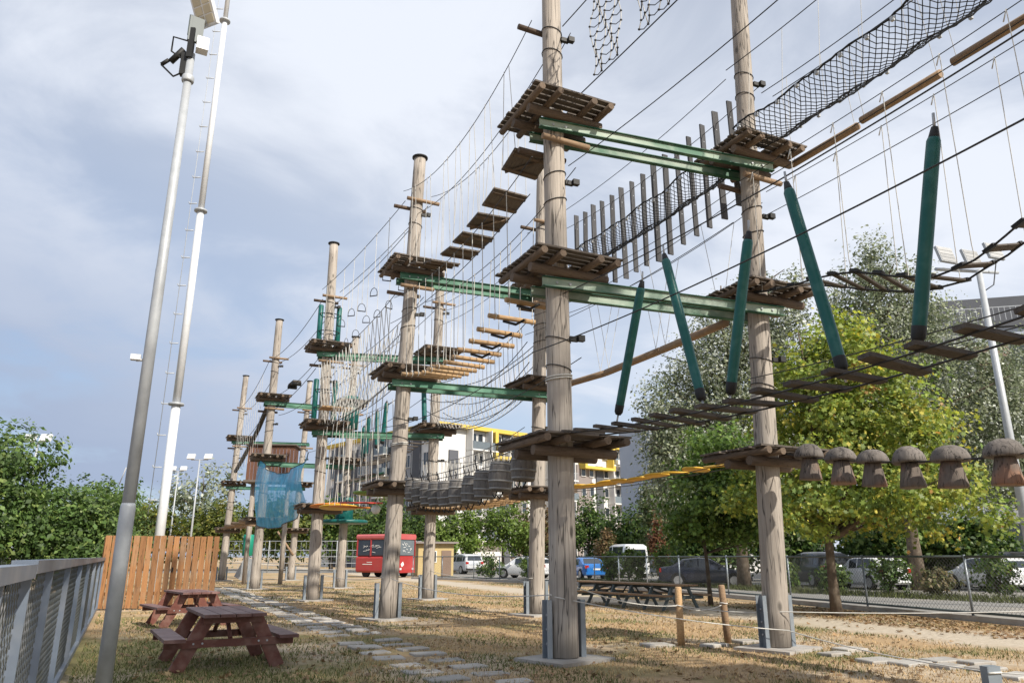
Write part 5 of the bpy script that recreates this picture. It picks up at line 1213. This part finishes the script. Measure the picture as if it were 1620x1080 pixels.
# yellowing plane tree in front of the fence, darker young tree beside it
sat = [((9.4+(3.3-.42*(zz-2.6))*math.cos(a), 20.5+1.9*math.sin(a), zz+.3*math.sin(3*a)), (.62, .6, .5)) for zz in (2.7, 3.9, 5.2, 6.5) for a in np.arange(zz, 6.2+zz, 1.05)]
tree('yellowing plane tree with brown trunk inside the chain-link fence', (8.46, 20.57), 1.9, .135,
     [((9.2, 20.6, 7.4), (.95, 1.0, .95)), ((9.2, 20.6, 6.1), (1.7, 1.7, 1.2)), ((9.6, 20.5, 4.6), (2.4, 2.2, 1.3)), ((9.3, 20.5, 3.1), (3.0, 2.4, 1.0))]+sat,
     690, 66, .48, .108, GY, MAPLE, 'plane_tree', 30, shell=.45)
tree('darker green young tree left of the leaning pole', (6.39, 25.28), 1.6, .075, [((6.9, 25.3, 3.3), (1.7, 1.6, 1.4)), ((7.0, 25.2, 4.9), (1.1, 1.1, 1.0)), ((5.9, 25.2, 2.5), (1.0, 1.1, .7)), ((7.8, 25.2, 2.5), (1.1, 1.2, .8)), ((5.8, 25.0, 4.2), (.6, .6, .5)), ((8.1, 25.0, 4.0), (.6, .6, .5))], 300, 50, .48, .12, [((.10, .17, .04), 3), ((.14, .22, .05), 3), ((.19, .26, .06), 1.2), ((.06, .11, .028), 1.5)], MAPLE, 'plane_tree', 12, shell=.45)
# silver poplars
tree('tall silvery poplar rising above the yellowing tree', (19.0, 36.5), 3, .32, [((18.8, 36.5, 8.6), (3.4, 3.0, 4.4)), ((18.6, 36.2, 13.4), (2.0, 2.0, 3.2)), ((18.8, 36.3, 16.2), (.9, .9, 1.7)), ((20.9, 36, 13.0), (1.2, 1.2, 3.0)), ((22.8, 36, 9.2), (2.6, 2.3, 3.9)), ((16.3, 36, 8.6), (2.0, 2.0, 3.6)), ((17.0, 36, 12.6), (1.0, 1.0, 2.0)), ((19.9, 36, 15.0), (.7, .7, 1.5))], 1450, 52, .66, .155, GP, DIAM, 'poplar_tree', 36, 'silvery poplars', .45, zsq=1.0)
tree('broad silvery poplar left of the leaning pole', (11.3, 38.0), 3, .3, [((7.6, 37.8, 8.2), (1.3, 1.3, 2.6)), ((9.3, 38, 8.2), (2.2, 2.0, 3.9)), ((11.5, 38, 10.8), (2.4, 2.2, 4.0)), ((13.9, 38, 12.6), (1.9, 1.9, 3.6)), ((12.6, 38, 6.5), (3.4, 2.5, 3.5)), ((8.2, 37.8, 5.4), (1.7, 1.7, 2.5)), ((12.6, 37.8, 14.6), (.9, .9, 1.8)), ((10.2, 37.8, 12.8), (.9, .9, 1.6)), ((15.2, 37.8, 14.8), (.9, .9, 1.8))], 1450, 52, .66, .155, GP, DIAM, 'poplar_tree', 36, 'silvery poplars', .45, zsq=1.0)
tree('lower silvery poplar before the grey office block', (25.6, 37.5), 2.5, .25, [((25.4, 37.4, 7.2), (2.4, 2.2, 3.4)), ((26.6, 37.0, 9.8), (1.6, 1.6, 2.3)), ((24.0, 37.2, 5.4), (1.7, 1.8, 1.8)), ((24.6, 37, 10.6), (1.0, 1.0, 1.8))], 520, 50, .66, .155, GP, DIAM, 'poplar_tree', 18, 'silvery poplars', .45, zsq=1.0)
# left trees along the road
for i, (bx_, by_, hh, rr, lb_) in enumerate(((-18.6, 26.5, 6.6, 2.6, 'largest bushy green tree at the left edge'), (-15.6, 27.5, 3.9, 1.6, 'low rounded green tree beside the largest left tree'), (-21.6, 40, 6.0, 2.4, 'round green tree behind the timber screen left edge'), (-17.2, 31.0, 4.0, 1.5, 'small green tree just left of the lamp post'))):
    tree(lb_, (bx_, by_), 1.0, .14, [((bx_, by_, hh*.50), (rr, rr, hh*.30)), ((bx_+.3, by_, hh*.72), (rr*.75, rr*.75, hh*.22)), ((bx_+rr*.6, by_-.3, hh*.40), (rr*.6, rr*.6, hh*.18)), ((bx_-rr*.6, by_-.2, hh*.42), (rr*.65, rr*.6, hh*.2)), ((bx_+rr*.2, by_-rr*.5, hh*.3), (rr*.7, rr*.6, hh*.14))], 480 if i == 0 else 300, 40, .5, .17, [((.085, .145, .04), 3), ((.13, .20, .055), 3), ((.06, .10, .03), 2), ((.19, .25, .07), 1.2)], DIAM, 'roadside_tree', 10, 'trees along the left road', .55)
# far row behind
far = [(-46, 88, 10, 4.5, 'G'), (-37, 90, 13, 5.0, 'P'), (-30, 92, 9, 4, 'G'), (-25, 86, 8, 3.6, 'Y'), (-20.5, 88, 9, 3.6, 'G'), (-15.5, 90, 7.5, 3.2, 'G'), (-41, 86, 8, 4, 'Y'), (-33, 85, 7.5, 3.6, 'Y'), (-58, 92, 11, 5, 'G'), (-70, 95, 12, 6, 'G')]
lab = ['rounded far tree left of the white mast', 'tall hazy far tree behind the white mast', 'far tree right of the white mast', 'yellowish far tree behind the farthest poles', 'far tree behind the blue net', 'far tree above the padded pole', 'low yellowish far tree beside the lamp post', 'pale far tree below the twin lamp', 'far tree at the left skyline', 'leftmost far tree on the skyline']
for (x, y, h, r, kd), lb_ in zip(far, lab):
    pal = {'G': G1, 'P': GP, 'Y': [((.13, .15, .03), 3), ((.08, .11, .025), 3), ((.2, .19, .04), 1)]}[kd]
    tree(lb_, (x, y), 2, .22, [((x, y, h*.5), (r, r*.8, h*.32)), ((x+r*.3, y, h*.74), (r*.62, r*.6, h*.24)), ((x-r*.45, y, h*.62), (r*.55, r*.5, h*.22)), ((x+r*.55, y-1, h*.36), (r*.6, r*.5, h*.22))], 170, 26, 1.2, .42, pal, DIAM, 'background_tree', 6, 'background trees', .5)
mid = [(-9.5, 80, 7.2, 3.2, GD, 'dark conifer-like tree behind the red wagon'), (-5.6, 76, 6.8, 2.8, GB, 'bright green tree behind the kiosk'), (-.9, 78, 8.2, 3.6, GB, 'brightest green tree below the barrels'), (2.6, 80, 6.8, 2.4, GBR, 'rusty brown tree left of the nearest pole'), (7.6, 76, 7.4, 2.6, GD, 'dark green tree right of the nearest pole'), (11.2, 74, 6.6, 2.8, GD, 'dark green tree behind the white van'), (13.2, 68, 10.5, 2.0, [((.10, .13, .05), 3), ((.07, .10, .035), 3), ((.16, .17, .07), 1)], 'tall olive conifer before the blue-grey block'), (8.0, 66, 3.8, .8, GBR, 'small rusty sapling behind the blue car'), (11.7, 62, 5.2, .5, [((.22, .11, .06), 3), ((.17, .09, .05), 2)], 'dead brown columnar conifer behind the white van'), (15.8, 64, 5.2, 2.4, GD, 'dark bushy tree behind the navy saloon'), (-13.6, 78, 7.6, 3.0, GD, 'dark tree left of the red wagon'), (20.5, 55, 5.0, 2.2, GD, 'dark shrubby tree behind the white hatchback'), (30, 60, 9, 3.5, GD, 'dark tree beside the office block'), (12.6, 50, 4.6, 2.2, GD, 'low dark tree between the white van and the navy saloon'), (17.0, 50, 5.0, 2.4, GD, 'low dark tree behind the yellowing tree trunk'), (21.6, 46, 4.2, 2.2, GD, 'low dark tree behind the white hatchback roof'), (26.6, 44.5, 4.2, 2.0, GD, 'low dark tree at the far right behind the cars'), (24.0, 47.0, 4.6, 2.0, G1, 'low green tree before the office glazing')]
for x, y, h, r, pal, lb_ in mid:
    tree(lb_, (x, y), 1.2, .14, [((x, y, h*.48), (r, r*.8, h*.34)), ((x+r*.2, y, h*.74), (r*.6, r*.6, h*.25)), ((x-r*.45, y-.4, h*.55), (r*.55, r*.5, h*.25)), ((x+r*.55, y-.6, h*.38), (r*.55, r*.5, h*.26))], 190, 28, .8 if r > 1 else .35, .30 if r > 1 else .2, pal, DIAM, 'background_tree', 6, 'trees in front of the apartment block', .5)
# shrubs planted along the parking fence
k = 0
SH = ['leafy upright shrub by the blue car', 'leafy upright shrub left of the white van', 'leafy shrub in front of the white van', 'leafy shrub at the right end of the white van', 'leafy shrub before the silver hatchback', 'low shrub left of the yellowing tree trunk', 'dark shrub right of the yellowing tree trunk', 'dry brown shrub behind the fence', 'dark conifer shrub at the fence, left of the far white car', 'dark conifer shrub hiding the far white car', 'dark conifer shrub right of the far white car', 'conifer shrub at the right edge behind the fence', 'leafy shrub between the middle poles', 'shrub at the corner of the parking fence', 'shrub behind the tilted post']
for (x, y, h, r, pal) in ((6.0, 47, 1.9, .6, GB), (6.9, 46, 2.1, .6, GB), (7.7, 46.5, 1.8, .6, GB), (8.9, 46, 2.1, .6, GB), (10.2, 46.5, 1.8, .7, GD), (13.6, 33, 1.3, .7, GD), (15.0, 31.0, 1.6, .8, GD), (16.0, 29.5, 1.0, .7, [((.22, .17, .09), 3), ((.12, .13, .05), 3)]), (18.0, 29, 1.9, .6, GD), (19.5, 28.0, 2.0, .6, GD), (21.0, 28.5, 2.2, .6, GD), (22.5, 28, 2.0, .6, GD), (1.2, 52, 1.5, .8, GB), (-1.5, 55, 1.6, .9, GD), (12.5, 36, 1.5, .8, GD)):
    r_ = thing('shrub', SH[k], 'shrub', (x, y, 0), 0, 'shrubs along the parking fence'); k += 1
    m = MB()
    for _ in range(6): a = random.random()*6.28; m.tube([(x, y, 0), (x+.5*r*math.cos(a), y+.5*r*math.sin(a), h*.8)], [.02, .008], 5)
    m.build('stem', M['bark'], r_); foliage('leaves', r_, [((x, y, h*.5), (r, r, h*.45)), ((x, y, h*.8), (r*.5, r*.5, h*.25))], 70, 26, .25, .14, pal, (x, y, 0), DIAM, .4)
# trees standing behind the viewer that shade the near lawn
for x, y, h, r, lb_ in ((14.0, -3.2, 25.0, 2.5, 'tall tree behind the viewer to the right'), (9.6, -2.8, 24.0, 3.4, 'tree behind the viewer shading the near picnic table')):
    tree(lb_, (x, y), 3, .2, [((x, y, h*.62), (r, r, h*.30)), ((x+r*.4, y, h*.8), (r*.7, r*.7, h*.18)), ((x-r*.5, y+.5, h*.5), (r*.7, r*.7, h*.18))], 190, 30, 1.0, .30, G1, DIAM, 'shade_tree', 8, 'trees behind the viewer', .4)
# verge under the parking shrubs
def scatter(n, region): 
    return region(n)
def blades(name, label, cat, C, h, wd, colr, kind='stuff'):
    n = len(C); a = RNG.random(n)*6.283; lean = RNG.normal(size=(n, 2))*.45*h[:, None]
    dx, dy = np.cos(a)*wd, np.sin(a)*wd
    P = np.stack([C+np.stack([dx, dy, 0*dx], 1), C-np.stack([dx, dy, 0*dx], 1), C+np.stack([lean[:, 0], lean[:, 1], h], 1)], 1).reshape(-1, 3).astype(np.float32)
    me = bpy.data.meshes.new(name); me.vertices.add(3*n); me.vertices.foreach_set('co', P.ravel()); me.loops.add(3*n); me.loops.foreach_set('vertex_index', np.arange(3*n, dtype=np.int32))
    me.polygons.add(n); me.polygons.foreach_set('loop_start', np.arange(0, 3*n, 3, dtype=np.int32)); me.polygons.foreach_set('loop_total', np.full(n, 3, dtype=np.int32))
    at_ = me.attributes.new('Col', 'FLOAT_COLOR', 'FACE'); at_.data.foreach_set('color', np.concatenate([np.clip(colr, .01, .9), np.ones((n, 1))], 1).astype(np.float32).ravel())
    me.materials.append(M['dry']); me.update(calc_edges=True); o = obj(name, me); tag(o, label, cat, None, kind); return o
n = 170000
yy = 8.0+40*RNG.random(n)**1.9; xx = (RNG.random(n)*2-1)*yy*.80
pn = np.sin(xx*1.3+1.7*np.sin(yy*.7))*np.cos(yy*1.1+1.3*np.sin(xx*.9))+.5*np.sin(xx*3.1+yy*2.3)+RNG.normal(size=n)*.35
trk = np.abs((xx-5.6)*.925+(yy-23)*.38)
lawn = (xx > -.64-.5*yy+.15) & (xx < np.interp(yy, [4, 12, 19, 26, 33, 41, 51], [15, 12.8, 10.8, 8.9, 6.8, 4.0, -3])-.3) & (trk > 1.0+.4*RNG.random(n)) & (pn > -.75)
greenish = (pn > .35) | ((xx < -2.2) & (yy < 15) & (RNG.random(n) < .72))
xx, yy, pn, greenish = xx[lawn], yy[lawn], pn[lawn], greenish[lawn]; n = len(xx)
cg = np.where(greenish[:, None], np.array([[.11, .13, .04]]), np.array([[.44, .315, .165]]))*(1+.28*RNG.normal(size=(n, 1)))
cg[RNG.random(n) < .12] *= np.array([.62, .55, .5])
dsc = np.clip(yy/12, .8, 2.2)
blades('lawn_grass', 'short dry grass with green tufts across the lawn', 'grass', np.stack([xx, yy, np.zeros(n)], 1), (.022+.035*RNG.random(n))*np.where(greenish, 1.25, 1), .0045*dsc*(1+RNG.random(n)), cg)
n = 9000; vy = 24+26*RNG.random(n); vx = np.interp(vy, [19, 26, 33, 41, 51], [11.2, 9.3, 7.2, 4.4, -2.5])+4.6+3.2*RNG.random(n)+np.clip((34-vy)*.35, 0, 4)
blades('verge_grass', 'long green verge grass around the parking shrubs', 'grass', np.stack([vx, vy, np.zeros(n)], 1), .08+.22*RNG.random(n), np.full(n, .02), np.array([[.09, .105, .035]])*(1+.3*RNG.normal(size=(n, 1))))
# fallen leaves
n = 4200; t = RNG.random(n); ly = np.where(t < .5, 15+9*RNG.random(n), 9+22*RNG.random(n)**1.4)
lx = np.where(t < .5, np.interp(ly, [12, 19, 26], [12.9, 10.9, 9.0])-.25-2.6*RNG.random(n)**1.5, (RNG.random(n)*1.5-.7)*ly*.7)
okl = (lx > -.64-.5*ly+.2) & (lx < np.interp(ly, [12, 19, 26, 33], [12.9, 10.9, 9.0, 6.9])); lx, ly = lx[okl], ly[okl]; n = len(lx)
pc = np.array([(.30, .19, .10), (.23, .14, .075), (.36, .26, .14), (.18, .12, .07)])[RNG.integers(0, 4, n)]
o = leaf_object('fallen_leaves', None, np.stack([lx, ly, .012+.02*RNG.random(n)], 1), np.stack([RNG.normal(size=n)*.35, RNG.normal(size=n)*.35, np.ones(n)], 1), .075*(.7+.7*RNG.random(n)), pc*(1+.2*RNG.normal(size=(n, 1))), MAPLE, (0, 0, 0), 'dry')
tag(o, 'brown fallen leaves lying under the yellowing tree and on the lawn', 'leaves', None, 'stuff')
